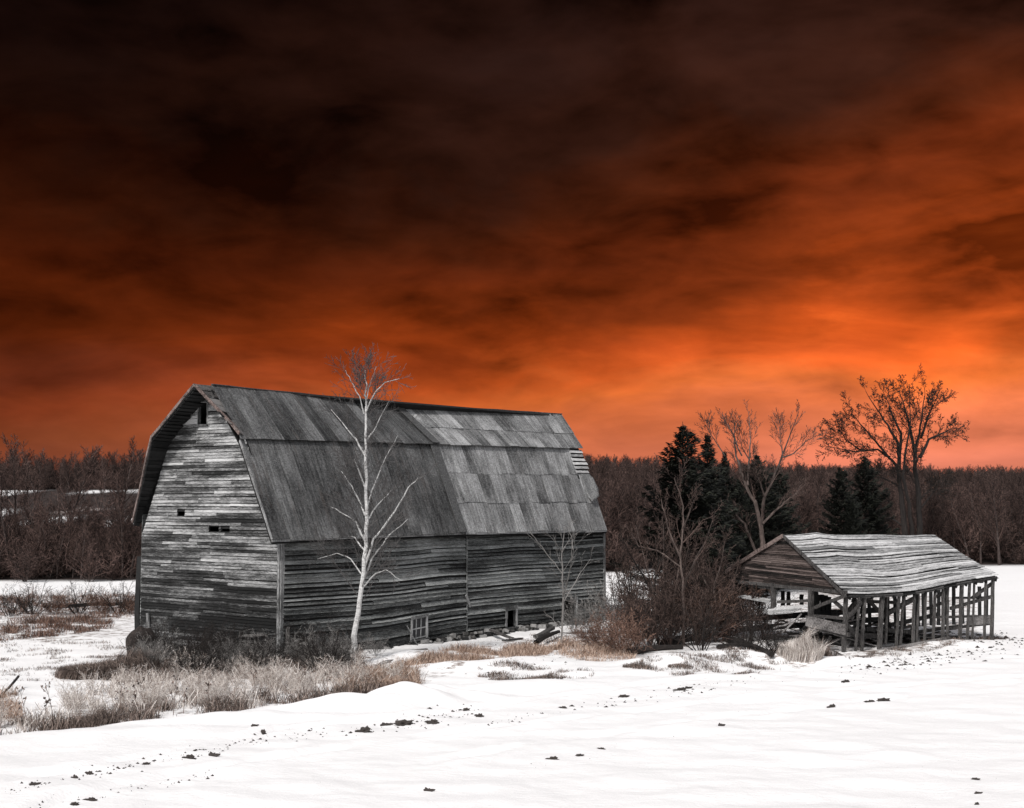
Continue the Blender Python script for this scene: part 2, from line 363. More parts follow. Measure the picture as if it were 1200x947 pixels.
# ------------------------------------------------------------------ ground sheet
def poly_px(pts): return [(G0(*p).x, G0(*p).y) for p in pts]
def inside(poly, x, y):
    c = False; j = len(poly) - 1
    for i in range(len(poly)):
        xi, yi = poly[i]; xj, yj = poly[j]
        if (yi > y) != (yj > y) and x < (xj - xi) * (y - yi) / (yj - yi) + xi: c = not c
        j = i
    return c
LIT = [(poly_px([(-60, 862), (0, 838), (120, 805), (160, 780), (330, 772), (420, 776), (500, 790), (430, 812), (300, 830), (160, 846), (0, 864)]), .66),
       (poly_px([(60, 800), (110, 768), (170, 755), (200, 790), (120, 805)]), .7),
       (poly_px([(-40, 745), (-40, 700), (170, 695), (175, 745), (40, 756)]), .72),
       (poly_px([(-40, 800), (-40, 745), (150, 745), (160, 775), (100, 805)]), .35),
       (poly_px([(400, 812), (400, 775), (560, 752), (720, 738), (880, 745), (960, 758), (1000, 772), (960, 788), (860, 778), (740, 782), (640, 772), (560, 782), (490, 806)]), .66),
       (poly_px([(560, 795), (560, 783), (650, 785), (700, 792), (650, 802)]), .45),
       (poly_px([(980, 778), (1000, 765), (1165, 742), (1195, 748), (1170, 756), (1060, 768)]), .75),
       (poly_px([(860, 755), (930, 690), (1160, 700), (1165, 745), (990, 768)]), .75)]
def litter(x, y):
    v = 0.
    for P, w in LIT:
        if inside(P, x, y): v = max(v, w)
    return v
def forest_edge(x): return 103 + smooth(-10, 25, x) * 24 + 2.5 * noise.noise(Vector((x * .08, 0, 7)))
def ground():
    xs = []; n = 560
    for i in range(n + 1):
        s = (i / n * 2 - 1); xs.append(26 * s + 620 * abs(s) ** 5 * (1 if s > 0 else -1))
    ys = []; y = -60.
    while y < 14: ys.append(y); y += 3
    while y < 1500: ys.append(y); y += max(.10, (y * y) * .000085)
    V = []; lit = []; fo = []
    for y in ys:
        for x in xs:
            V.append((x, y, height(x, y)))
            lit.append(litter(x, y) if 25 < y < 120 else 0.)
            f = smooth(-1, 3, y - forest_edge(x)) if y > 90 else 0.
            if x < -8: f *= 1 - .92 * smooth(8, 16, -x) * smooth(160, 172, y) * (1 - smooth(290, 300, y)) * smooth(-.12, .12, noise.noise(Vector((x * .10, y * .014, 2))))
            fo.append(f)
    w = len(xs); Fc = [(j * w + i, j * w + i + 1, (j + 1) * w + i + 1, (j + 1) * w + i) for j in range(len(ys) - 1) for i in range(w - 1)]
    L = np.array(lit).reshape(len(ys), w)
    for _ in range(3):
        L[1:-1, 1:-1] = (L[1:-1, 1:-1] * 2 + L[:-2, 1:-1] + L[2:, 1:-1] + L[1:-1, :-2] + L[1:-1, 2:]) / 6
    o = mesh_obj('snow_ground', V, Fc, M_SNOW, None, True); tag(o, kind='structure')
    for nm, d in (('litter', L.ravel()), ('forest', np.array(fo))):
        a = o.data.attributes.new(nm, 'FLOAT', 'POINT'); a.data.foreach_set('value', d.astype(np.float32))
    print('ground', len(V))
ground()
# ------------------------------------------------------------------ the big gambrel barn
TH = .6552; CB = (-8.719, 51.867); BL, BW = 21.9, 8.4
ZE, ZB, ZR, BB = 4.55, 8.45, 10.52, 2.0
def nz1(x, s=0.): return noise.noise(Vector((x, s, 1.7)))
def barn_map(a, b, z):                 # crooked old frame: sag of the long wall, dipping ridge
    s = 0.
    if b < 3: s -= .26 * math.exp(-((a - 4.3) / 3.4) ** 2) * max(0, 1 - z / 4.5)
    s += .05 * nz1(a * .3, z * .3) - .05 * math.sin(math.pi * a / BL) * smooth(4, 10, z)
    return Vector((a, b + .04 * nz1(a * .25, z * .5 + 4), z + s))
barn = empty('old_barn', (CB[0], CB[1], 0), 'large weathered grey gambrel barn with patched metal roof, behind the white birch', 'barn', rz=math.pi / 2 - TH)
def sw(px, py): return plane(px, py, CB, TH, b=0.)          # -> (a, z) on the long wall
def gw(px, py): return plane(px, py, CB, TH, a=0.)          # -> (b, z) on the gable wall
def rect(fn, x0, y0, x1, y1):
    p, q = fn(x0, (y0 + y1) / 2), fn(x1, (y0 + y1) / 2); xm = (x0 + x1) / 2
    return (min(p[0], q[0]), max(p[0], q[0]), fn(xm, y1)[1], fn(xm, y0)[1])
def courses(mb, z0, z1, h, ext, opens, P, th=.022, lap=.016, seglen=(1.6, 4.2), miss=0., seg=0.6, jitter=.012, bow=.0, gap=.12):
    """P(s,z,out) -> point; boards lap like clapboards, each a slab of its own"""
    z = z0; j = 0
    while z < z1 - .02:
        zt = min(z + h * random.uniform(.93, 1.05), z1); e0 = ext(z + .01); e1 = ext(zt - .005)
        if e0 is None or e1 is None: z = zt; continue
        spans = [(max(e0[0], e1[0]), min(e0[1], e1[1]), e0, e1)]
        cuts = [(o[0], o[1]) for o in opens if min(zt, o[3]) - max(z, o[2]) > .35 * (zt - z)]
        L, Rr = min(e0[0], e1[0]), max(e0[1], e1[1])
        runs = [(L, Rr)]
        for c0, c1 in sorted(cuts):
            nr = []
            for a, b in runs:
                if c1 <= a or c0 >= b: nr.append((a, b)); continue
                if c0 > a: nr.append((a, c0))
                if c1 < b: nr.append((c1, b))
            runs = nr
        for (A, B) in runs:
            s = A
            while s < B - .01:
                e = min(B, s + random.uniform(*seglen))
                if B - e < .4: e = B
                if random.random() < miss and e - s < 2.6: s = e; continue
                ns = max(1, int((e - s) / seg)); jz = random.uniform(-jitter, jitter) ; tw = random.uniform(-jitter, jitter) * 1.3; ph = random.random() * 9
                lp = lap * random.uniform(.5, 1.7); gv = random.uniform(0, 1.6)
                rings = []
                for i in range(ns + 1):
                    q = s + (e - s) * i / ns
                    if i == 0: q += .004
                    if i == ns: q -= .004
                    def cl(qq, ee): return min(max(qq, ee[0]), ee[1])
                    qb, qt = cl(q, e0), cl(q, e1)
                    dz = jz + tw * (i / ns - .5) + bow * nz1(q * .9, ph)
                    wb = bow * .8 * nz1(q * 1.1, ph + 5)
                    zb_, zt_ = z + dz + .004, zt + dz + .012
                    gp = gap * (zt - z) * gv
                    pts = [P(qb, zb_, lp + wb), P(qb, zb_, lp + th + wb), P(qt, zt_ - gp, th * .45), P(qt, zt_ - gp, 0.)]
                    rings.append(len(mb.v)); mb.v += [tuple(p) for p in pts]
                for i in range(ns):
                    m, n = rings[i], rings[i + 1]
                    for k in range(4): mb.f.append((m + k, m + (k + 1) % 4, n + (k + 1) % 4, n + k))
                mb.f.append(tuple(rings[0] + k for k in (3, 2, 1, 0))); mb.f.append(tuple(rings[-1] + k for k in range(4)))
                s = e
        z = zt; j += 1
def panel_wall(mb, z0, z1, step, ext, opens, P, o0, o1):
    z = z0
    while z < z1 - .01:
        zt = min(z + step, z1); e0, e1 = ext(z), ext(zt - .001)
        if e0 is None: break
        runs = [(e0[0], e0[1], e1[0], e1[1])]
        for o in sorted(opens):
            if min(zt, o[3]) - max(z, o[2]) > .5 * (zt - z):
                nr = []
                for a, b, c, d in runs:
                    if o[0] > a and o[1] < b: nr += [(a, o[0], c, o[0]), (o[1], b, o[1], d)]
                    else: nr.append((a, b, c, d))
                runs = nr
        for a, b, c, d in runs:
            mb.quad8([P(a, z, o0), P(b, z, o0), P(b, z, o1), P(a, z, o1), P(c, zt, o0), P(d, zt, o0), P(d, zt, o1), P(c, zt, o1)])
        z = zt
def gprof(z):                          # gable outline
    BR, BLF = BB + .12, 1.72
    if z < ZE: return (0., BW)
    if z < ZB:
        t = (z - ZE) / (ZB - ZE); return (BR * t, BW - BLF * t)
    if z < ZR:
        t = (z - ZB) / (ZR - ZB); return (BR + (BW / 2 - BR) * t, BW - BLF - (BW / 2 - BLF) * t)
    return None
PG = lambda s, z, o: barn_map(-o, s, z)
PS = lambda s, z, o: barn_map(s, -o, z)
loft = rect(gw, 233, 472, 243.5, 497); h1 = rect(gw, 208, 599, 217, 605); h2 = rect(gw, 245, 618.5, 257, 623.5); h3 = rect(gw, 259.5, 619, 269.5, 624)
g_open = [loft, h1, h2, h3]
mb = MB(); courses(mb, -.5, ZR - .08, .128, gprof, g_open, PG, miss=.0, seglen=(1.4, 5.0), jitter=.012, lap=.016, bow=.012, gap=.22)
mb.build('gable_wall', M_GABLE, barn)
mb = MB(); panel_wall(mb, -.6, ZR - .1, .06, gprof, g_open, PG, -.06, -.015); mb.build('gable_sheathing', M_DARKWOOD, barn)
w1 = rect(sw, 481, 722, 497.5, 745); w2 = rect(sw, 592, 714.5, 602.5, 734); w3 = rect(sw, 659, 703, 674, 727)
s_open = [w1, w2, w3]
AJ = sw(545.5, 680)[0]
mb = MB()
side_ext1 = lambda z: (0.06, AJ - .02); side_ext2 = lambda z: (AJ + .02, BL - .03)
courses(mb, .22, ZE - .02, .172, side_ext1, s_open, PS, th=.03, lap=.055, seglen=(4, 11), jitter=.014, bow=.02, gap=.40)
courses(mb, .30, ZE - .02, .172, side_ext2, s_open, PS, th=.03, lap=.055, seglen=(4, 11), jitter=.014, bow=.02, gap=.40)
mb.build('side_wall', M_SIDE, barn)
mb = MB(); panel_wall(mb, .15, ZE - .02, .06, lambda z: (0.05, BL - .05), s_open, PS, -.07, -.02); mb.build('side_sheathing', M_DARKWOOD, barn)
# hidden walls close the barn
mb = MB(); PB = lambda s, z, o: Vector((s, BW - .03 + o, z)); panel_wall(mb, 0, ZE + .9, .5, lambda z: (0, BL), [], PB, 0, .05)
PF = lambda s, z, o: Vector((BL - .05 + o, s, z)); panel_wall(mb, 0, ZR - .1, .3, gprof, [], PF, 0, .05); mb.build('back_wall', M_SIDE, barn)
mb = MB(); mb.box((BL / 2, BW / 2, -.02), (BL - .2, BW - .2, .1)); mb.build('barn_floor', M_DARKWOOD, barn)
# corner boards
mb = MB(); mb.beam(PS(.02, -.1, .055), PS(.02, ZE - .03, .055), .17, .05, Vector((0, 1, 0)), seg=5, jit=.008); mb.build('corner_board', M_TRIM, barn)
mb = MB(); mb.beam(PG(.06, -.1, .06), PG(.06, ZE + .3, .06), .12, .04, Vector((1, 0, 0)), seg=5, jit=.006); mb.build('corner_board', M_TRIM, barn)
mb = MB(); mb.beam(PS(BL - .06, -.1, .075), PS(BL - .06, ZE - .03, .075), .15, .05, Vector((0, 1, 0)), seg=4); mb.build('corner_board', M_TRIM, barn)
mb = MB(); mb.beam(PS(AJ, .2, .085), PS(AJ, ZE - .1, .085), .07, .03, Vector((0, 1, 0)), seg=6, jit=.012); mb.build('joint_batten', M_SIDE, barn)
a_, z_ = sw(545, 705); mb = MB(); mb.beam(PS(a_ - .1, z_ + .3, .12), PS(a_ + .2, z_ - .25, .14), .12, .03, Vector((0, 1, 0))); o = mb.build('loose_batten', M_TRIM, barn); tag(o, 'short split board hanging askew at the wall joint')
# window frames
def frame_rect(r, P, w=.1, out=.1, name='window_frame', parent=barn, m=M_TRIM, sill=True):
    a0, a1, z0, z1 = r; mb = MB(); y = Vector((0, 1, 0)) if P is PS else Vector((1, 0, 0)); o = out
    mb.beam(P(a0 - w / 2, z0 - w * .2, o), P(a0 - w / 2 + .03, z1 + w * .2, o), w, .04, y, seg=3, jit=.006)
    mb.beam(P(a1 + w / 2, z0 - w * .2, o), P(a1 + w / 2 - .02, z1 + w * .2, o), w, .04, y, seg=3, jit=.006)
    mb.beam(P(a0 - w, z1 + w / 2, o + .012), P(a1 + w, z1 + w / 2 + .02, o + .012), .05, w, seg=2)
    if sill: mb.beam(P(a0 - w * 1.3, z0 - w / 2 - .02, o + .03), P(a1 + w * 1.3, z0 - w / 2, o + .03), .13, .06, seg=2)
    # reveal boards back to the sheathing
    for s in (a0, a1): mb.beam(P(s, z0, o / 2 - .03), P(s, z1, o / 2 - .03), .02, .16, y)
    return mb.build(name, m, parent)
wf = frame_rect(w1, PS); tag(wf, 'small sash window frame with its glazing bars, left one of the long wall')
mb = MB(); a0, a1, z0, z1 = w1
for t in (.33, .67): mb.beam(PS(a0 + (a1 - a0) * t, z0, .05), PS(a0 + (a1 - a0) * t, z1, .05), .045, .03, Vector((0, 1, 0)))
for t in (.02, .48, .98): mb.beam(PS(a0, z0 + (z1 - z0) * t, .052), PS(a1, z0 + (z1 - z0) * t + .02, .052), .03, .05)
mb.build('glazing_bars', M_TRIM, wf)
mb = MB(); p = [PS(a0, z0, .02), PS(a1, z0, .02), PS(a1, z0, .025), PS(a0, z0, .025)]; q = [PS(a0, z1, .02), PS(a1, z1, .02), PS(a1, z1, .025), PS(a0, z1, .025)]; mb.quad8(p + q); mb.build('window_pane', M_GLASS, wf)
wf = frame_rect(w2, PS, w=.13); tag(wf, 'frame of the glassless dark window, middle of the long wall')
wf = frame_rect(w3, PS, w=.08); tag(wf, 'dark doorway frame half hidden behind the sapling')
lf = frame_rect(loft, PG, w=.05, out=.03, name='loft_opening_frame', sill=True)
# ---- roof: sheets of metal on boards
def roof_sheets(name, mat, c00, c10, c01, c11, nx, rows, parent, skew=0., lift=.03, rag=.03, drop=None, stag=True):
    """bilinear patch c00 (low, start) c10 (low, end) c01 (high, start) c11 (high, end)"""
    V = []; Fc = []; UV = []
    c00, c10, c01, c11 = map(Vector, (c00, c10, c01, c11))
    def S(u, v): return (c00 * (1 - u) + c10 * u) * (1 - v) + (c01 * (1 - u) + c11 * u) * v
    nrm = (c10 - c00).cross(c01 - c00).normalized()
    if nrm.z < 0: nrm = -nrm
    LX = (c10 - c00).length; LY = (c01 - c00).length
    nr = len(rows) - 1
    for r in range(nr):
        v0, v1 = rows[r], rows[r + 1]; u = 0.; w = 1. / nx; first = True
        edges = [0.]; 
        x = w * (random.uniform(.4, 1) if stag and r % 2 else 1)
        while x < 1 - w * .35: edges.append(x); x += w * random.uniform(.85, 1.15)
        edges.append(1.)
        for i in range(len(edges) - 1):
            u0, u1 = edges[i], edges[i + 1]
            if drop and drop(.5 * (u0 + u1), .5 * (v0 + v1)): continue
            lf_ = lift + random.uniform(0, .025) + .008 * (i % 2); tl = random.uniform(-.012, .02)
            vlo = v0 - (random.uniform(0, rag) if r == 0 else random.uniform(.0, .02)); vhi = v1 + .012
            NX, NY = 3, 4; base = len(V)
            uo = random.uniform(0, 50)
            for jj in range(NY + 1):
                for ii in range(NX + 1):
                    uu = u0 + (u1 - u0 - .028 / LX) * ii / NX; vv = vlo + (vhi - vlo) * jj / NY
                    p = S(uu, vv); hh = lf_ * (1 - .45 * jj / NY) + tl * (ii / NX - .5) + .010 * noise.noise(p * 1.3 + Vector((uo, 0, 0)))
                    V.append(tuple(p + nrm * hh)); UV.append((uo + uu * LX, vv * LY + uo))
            top = len(V)
            for jj in range(NY):
                for ii in range(NX):
                    a = base + jj * (NX + 1) + ii; Fc.append((a, a + 1, a + NX + 2, a + NX + 1))
            # edge thickness skirt (low edge and both sides)
            def skirt(idx):
                for k in range(len(idx) - 1):
                    a, b = idx[k], idx[k + 1]; n = len(V)
                    V.append(tuple(Vector(V[a]) - nrm * .03)); V.append(tuple(Vector(V[b]) - nrm * .03)); UV.append(UV[a]); UV.append(UV[b])
                    Fc.append((a, n, n + 1, b))
            skirt([base + ii for ii in range(NX + 1)])
            skirt([base + jj * (NX + 1) for jj in range(NY + 1)])
            skirt([base + jj * (NX + 1) + NX for jj in range(NY + 1)])
            skirt([base + NY * (NX + 1) + ii for ii in range(NX + 1)])
    o = mesh_obj(name, V, Fc, mat, parent)
    ul = o.data.uv_layers.new(name='UVMap'); li = np.zeros(len(o.data.loops), dtype=np.int32); o.data.loops.foreach_get('vertex_index', li)
    ul.data.foreach_set('uv', np.array(UV, dtype=np.float32)[li].ravel())
    return o
def slab(mb, c00, c10, c01, c11, t, off=0.):
    c = [Vector(q) for q in (c00, c10, c11, c01)]; n = (c[1] - c[0]).cross(c[3] - c[0]).normalized()
    if n.z < 0: n = -n
    mb.quad8([p + n * (off - t) for p in c] + [p + n * off for p in c])
def rpt(px, py, b):                    # point of the barn roof at lateral position b seen at the pixel: (a, b, z)
    a, z = plane(px, py, CB, TH, b=b); return (a, b, z)
def rpa(px, py, a):
    b, z = plane(px, py, CB, TH, a=a); return (a, b, z)
OH = -.95
AM = AJ + .05
E0 = rpt(319, 632, -.34); E1 = rpt(545.5, 624, -.34); E2 = rpt(711, 621, -.34)
K0 = rpa(281, 515.5, -.2); K1 = rpa(512, 522, AJ + .1); K2 = rpa(681, 527, BL + .45)
R0 = rpa(248, 452, -.5); R1 = rpa(465, 473.5, AJ + .1); R2 = rpa(658, 486, BL + .45)
print('roof pts', [tuple(round(q, 2) for q in p) for p in (E0, E1, E2, K0, K1, K2, R0, R1, R2)])
U0 = rpa(291, 513.5, -.2)
deck = MB()
def dn(p, d=.03): return (p[0], p[1], p[2] - d)
def dk_(p): return (p[0], p[1] + .02, p[2] - .16)
def bslab(A, B, C_, D):
    A, B, C_, D = map(Vector, (dk_(A), dk_(B), dk_(C_), dk_(D))); n = 12
    for i in range(n):
        u0, u1 = i / n, (i + 1) / n; slab(deck, A.lerp(B, u0), A.lerp(B, u1), C_.lerp(D, u0), C_.lerp(D, u1), .04)
bslab(E0, E1, K0, K1); bslab(E1, E2, K1, K2); bslab(K0, K1, R0, R1); bslab(K1, K2, R1, R2)
deck.build('roof_deck', M_DARKWOOD, barn)
up = lambda p, d: (p[0], p[1], p[2] + d)
o = roof_sheets('lower_roof', M_METAL_OLD, E0, E1, up(K0, .0), K1, 13, [0, .5, 1] if 0 else [0, 1], barn); tag(o, 'dull long-sheet metal on the left half of the lower slope')
rows_new = [0, .34, .68, 1.0]
def hole(u, v): return u > .915 and .64 < v < .99
o = roof_sheets('lower_roof', M_METAL_NEW, E1, E2, K1, K2, 14, rows_new, barn, drop=lambda u, v: (u > .90 and v > .68)); tag(o, 'pale short-sheet metal on the right half of the lower slope')
K1u = up((K1[0], K1[1] - .12, K1[2]), .03); K0u = up((K0[0], K0[1] - .1, K0[2]), .03); K2u = up((K2[0], K2[1] - .1, K2[2]), .03)
o = roof_sheets('upper_roof', M_METAL_OLD, K0u, K1u, R0, R1, 15, [0, 1], barn, lift=.05, rag=.01); tag(o, 'dull striped metal on the left half of the upper slope')
o = roof_sheets('upper_roof', M_METAL_NEW, K1u, K2u, R1, R2, 15, [0, .42, 1.], barn, lift=.05, rag=.02); tag(o, 'pale metal on the right half of the upper slope')
# overlap strip where the old metal meets the new
mb = MB(); slab(mb, (E1[0] - .5, E1[1] - .02, E1[2] - .02), (E1[0], E1[1] - .02, E1[2] - .02), (AJ - .45, K1[1], K1[2]), (AJ + .1, K1[1], K1[2]), .02, .10); slab(mb, (AJ - .4, K1u[1], K1u[2]), (AJ + .1, K1u[1], K1u[2]), (AJ - .4, R1[1], R1[2]), (AJ + .1, R1[1], R1[2]), .02, .12)
mb.build('roof_lap_strip', M_METAL_OLD, barn)
for nm, A, B in (('ridge_cap', R0, R1), ('ridge_cap', R1, R2)):
    mb = MB(); mb.beam(up(A, .05), up(B, .05), .13, .03, seg=14, jit=.012); mb.build(nm, M_METAL_OLD, barn)
# far-side slopes (seen only at the front overhang)
bl = BW + .35
EL = rpa(155, 612, OH * .25); KL = (OH, BW - BB + .1, ZB + .12); RL = (OH, BW / 2, ZR + .05)
KL = rpa(177, 512, OH); RL = rpt(228, 450, BW / 2 - .15)
EL = rpt(155, 612, BW + .30)
print('left', KL, RL, EL)
mb = MB()
slab(mb, EL, (BL + .4, EL[1], EL[2]), KL, (BL + .4, KL[1], KL[2]), .10); slab(mb, KL, (BL + .4, KL[1], KL[2]), (RL[0], RL[1], RL[2] - .02), (BL + .4, R2[1], R2[2] - .02), .10)
mb.build('rear_roof', M_DARKWOOD, barn)
# exposed deck boards of the hood on the right of the peak
mb = MB()
for i in range(7):
    t0, t1 = i / 7, (i + random.uniform(.55, .85)) / 7
    P0 = Vector(RL).lerp(Vector(rpa(281, 507, -.55)), t0); P1 = Vector(RL).lerp(Vector(rpa(281, 507, -.55)), t1)
    Q0 = Vector(R0).lerp(Vector(K0u), t0); Q1 = Vector(R0).lerp(Vector(K0u), t1)
    j = random.uniform(-.1, .12) if i else 0
    P0 = P0 + Vector((j, 0, 0)); P1 = P1 + Vector((j + random.uniform(-.05, .05), 0, 0))
    mb.quad8([P0 - Vector((0, 0, .04)), P1 - Vector((0, 0, .04)), Q1 + Vector((.3, .0, -.04)), Q0 + Vector((.3, 0, -.04)), P0, P1, Q1 + Vector((.3, 0, .0)), Q0 + Vector((.3, 0, 0))])
mb.build('hood_boards', M_POST, barn)
# rake boards
mb = MB(); mb.beam(up(RL, -.02), up(KL, -.02), .05, .11, seg=5, jit=.01); mb.beam(up(KL, -.02), up(EL, -.02), .05, .11, seg=5, jit=.01); mb.build('rake_board', M_FASCIA, barn)
mb = MB(); mb.beam(up(RL, -.05), rpa(281, 508, -.5), .05, .12, seg=5, jit=.02); mb.build('rake_board', M_FASCIA, barn)
mb = MB(); mb.beam(dn(K0, .02), dn(E0, .02), .04, .09, seg=4, jit=.01); mb.build('rake_board', M_TRIM, barn)
# ragged soffit boards under the left overhang
mb = MB()
for (A, B, n) in ((RL, KL, 16), (KL, EL, 26)):
    A, B = Vector(A), Vector(B)
    for i in range(n):
        p = A.lerp(B, (i + .5) / n) + Vector((0.02, -.07, -.14)); L = -p.x + random.uniform(-.02, .02)
        mb.beam(p, p + Vector((L, 0, random.uniform(-.05, .02))), .14, .03, (B - A).normalized().cross(Vector((1, 0, 0))), jit=.01)
mb.build('soffit_boards', M_DARKWOOD, barn)
# eave board
mb = MB(); mb.beam(dn(E0, .05), dn(E1, .05), .05, .09, seg=14, jit=.012); mb.beam(dn(E1, .05), dn(E2, .05), .05, .09, seg=14, jit=.012); mb.build('eave_board', M_TRIM, barn)
# missing corner: pale roof laths and a curled sheet
def onlow(u, v, o=0.):
    p = (Vector(E1) * (1 - u) + Vector(E2) * u) * (1 - v) + (Vector(K1) * (1 - u) + Vector(K2) * u) * v
    n = (Vector(E2) - Vector(E1)).cross(Vector(K1) - Vector(E1)).normalized(); n = n if n.z > 0 else -n
    return p + n * o
mb = MB()
for i in range(6):
    v = .71 + i * .051; mb.beam(onlow(.895, v, .06), onlow(1.0 + random.uniform(-.01, .01), v + random.uniform(-.006, .004), .06), .15, .03, Vector((0, -.8, .6)))
mb.build('roof_laths', M_SHEDROOF, barn)
mb = MB(); 
for i in range(2): mb.beam(onlow(.905 + .085 * i, .62, .03), onlow(.905 + .085 * i, .99, .03), .1, .02)
mb.build('rafter', M_DARKWOOD, barn)
V = []; Fc = []; n = 12
for i in range(n + 1):
    for j in range(7):
        u = .925 + .07 * j / 6 + .004 * nz1(i * .3, j); v = .68 - .36 * i / n * (1 - .18 * j / 6)
        curl = .07 + .42 * max(0, (j / 6 - .35)) ** 1.5 * math.sin(i / n * math.pi * .9) + .22 * smooth(.7, 1, i / n) * (1 - abs(j / 6 - .5)) + .04 * nz1(i * .5, j * .7)
        V.append(tuple(onlow(u, v, curl)))
for i in range(n):
    for j in range(6): a = i * 7 + j; Fc.append((a, a + 1, a + 8, a + 7))
o = mesh_obj('curled_roof_sheet', V, Fc, M_METAL_NEW, barn, True); sm = o.modifiers.new('s', 'SOLIDIFY'); sm.thickness = .01
o.data.uv_layers.new(name='UVMap')
tag(o, 'torn sheet bending away near the far roof corner')
# small things on the gable's foot
def on_g(px, py, o=.1):
    b, z = gw(px, py); return PG(b, z, o)
mb = MB(); mb.beam(on_g(182, 792, .14), on_g(176, 718, .14), .14, .05, Vector((1, 0, 0)), seg=3, jit=.02); mb.build('leaning_slat', M_TRIM, barn)
mb = MB(); mb.beam(on_g(285, 775, .12), on_g(284, 738, .12), .14, .06, Vector((1, 0, 0)), seg=3, jit=.02); mb.beam(on_g(283, 744, .15), on_g(312, 742, .15), .05, .09, seg=3, jit=.02); mb.build('wall_brace', M_POST, barn)
# side shed door, dark slab hanging off the far left corner
A = Vector(rpt(166, 652, BW + .3)); B = Vector(rpt(163, 745, BW + .3))
mb = MB()
for i in range(4):
    mb.beam(B + Vector((.25 * i, -.04 * i, 0)), A + Vector((.25 * i, -.06 * i, -.25 * i)), .26, .3, Vector((0, 1, 0)), seg=3, jit=.02)
o = mb.build('loose_side_boards', M_DARKWOOD, barn)

def BWd(a, b, z): return barn.matrix_world @ Vector((a, b, z))
bpy.context.view_layer.update()
# foundation rubble
mb = MB()
for i in range(230):
    a = random.uniform(.2, BL - .5); s = random.uniform(.08, .26); dx = barn_map(a, -.02 - random.uniform(0, .22), random.uniform(-.05, .22))
    r = Matrix.Rotation(random.uniform(0, 3), 3, 'Z') @ Matrix.Rotation(random.uniform(-.4, .4), 3, 'X'); mb.box(dx, (s * 1.5, s, s * .7), r)
mb.build('stone_foundation', M_STONE, barn)
# ------------------------------------------------------------------ the open shed
C2 = G0(989.5, 765); CS = (C2.x, C2.y); TS = 1.067; SL = 8.75; SW = 7.0
shed = empty('open_shed', (CS[0], CS[1], 0), 'collapsing open-sided shed of bare posts under a snow-dusted board roof', 'shed', rz=math.pi / 2 - TS)
def fs(px, py, b=0.): a, z = plane(px, py, CS, TS, b=b); return Vector((a, b, z))
def gs(px, py, a=0.): b, z = plane(px, py, CS, TS, a=a); return Vector((a, b, z))
Z3 = lambda X, Y: (980 + X / 5.4545, 660 + Y / 5.4545)
PO = [((65, 212), (50, 560), .19, .02), ((135, 222), (110, 582), .11, -.1), ((185, 216), (165, 572), .14, .02), ((298, 206), (275, 552), .2, .03), ((362, 208), (348, 505), .11, .3),
      ((403, 203), (382, 522), .13, 0), ((445, 198), (420, 518), .12, .12), ((500, 188), (488, 508), .13, 0), ((538, 180), (522, 498), .11, .1), ((572, 174), (565, 488), .12, 0),
      ((632, 160), (620, 474), .13, 0), ((685, 148), (680, 475), .15, 0), ((715, 142), (710, 478), .11, 0), ((803, 124), (788, 495), .17, 0), ((853, 118), (835, 490), .13, 0),
      ((888, 110), (875, 486), .1, .05), ((958, 106), (947, 478), .12, 0), ((1003, 98), (993, 472), .16, 0)]
ev = []
for (t, b, w, off) in PO:
    mb = MB(); T = fs(*Z3(*t)); Bt = fs(*Z3(*b)); T.y += off; Bt.y += off; T.z += .04; Bt.z -= .12
    mb.beam(Bt, T, w * .78, w * .66, Vector((0, 1, 0)), jit=.015, seg=5); mb.build('post', M_POST, shed)
EV = [fs(*Z3(x, y)) for x, y in ((72, 204), (180, 206), (300, 200), (420, 192), (500, 182), (600, 166), (680, 146), (760, 130), (860, 112), (1022, 86))]
mb = MB()
for i in range(len(EV) - 1): mb.beam(EV[i] - Vector((0, 0, .05)), EV[i + 1] - Vector((0, 0, .05)), .12, .12, jit=.005, seg=2)
mb.build('eave_beam', M_POST, shed)
# roof boards: courses between the sagging eave and the ridge
RA = plane(918, 627, CS, TS, b=SW / 2); RB = plane(1095, 627, CS, TS, b=SW / 2)
print('shed ridge', RA, RB, [tuple(round(q, 2) for q in e) for e in EV])
def interp(P, x):
    for i in range(len(P) - 1):
        if x <= P[i + 1][0] or i == len(P) - 2:
            t = (x - P[i][0]) / (P[i + 1][0] - P[i][0]); return P[i][1] + (P[i + 1][1] - P[i][1]) * t
EVZ = [(e.x, e.z) for e in EV]
aL0, aL1 = EV[0].x - .12, EV[-1].x + .05
def roofpt(u, v, back=False):          # u along, v 0 eave .. 1 ridge
    a0 = aL0 * (1 - v) + RA[0] * v; a1 = aL1 * (1 - v) + RB[0] * v; a = a0 + (a1 - a0) * u
    ze = interp(EVZ, aL0 + (aL1 - aL0) * u) + .06; zr = RA[1] + (RB[1] - RA[1]) * u + .05 * nz1(u * 7, 2) + (.09 * math.exp(-((u - .2) / .07) ** 2))
    z = ze + (zr - ze) * v - .10 * math.sin(math.pi * v) * (.7 + nz1(u * 2.5, v * 2))
    b = -.12 + (SW / 2 + .12) * v
    if back: b = SW - b
    return Vector((a, b, z))
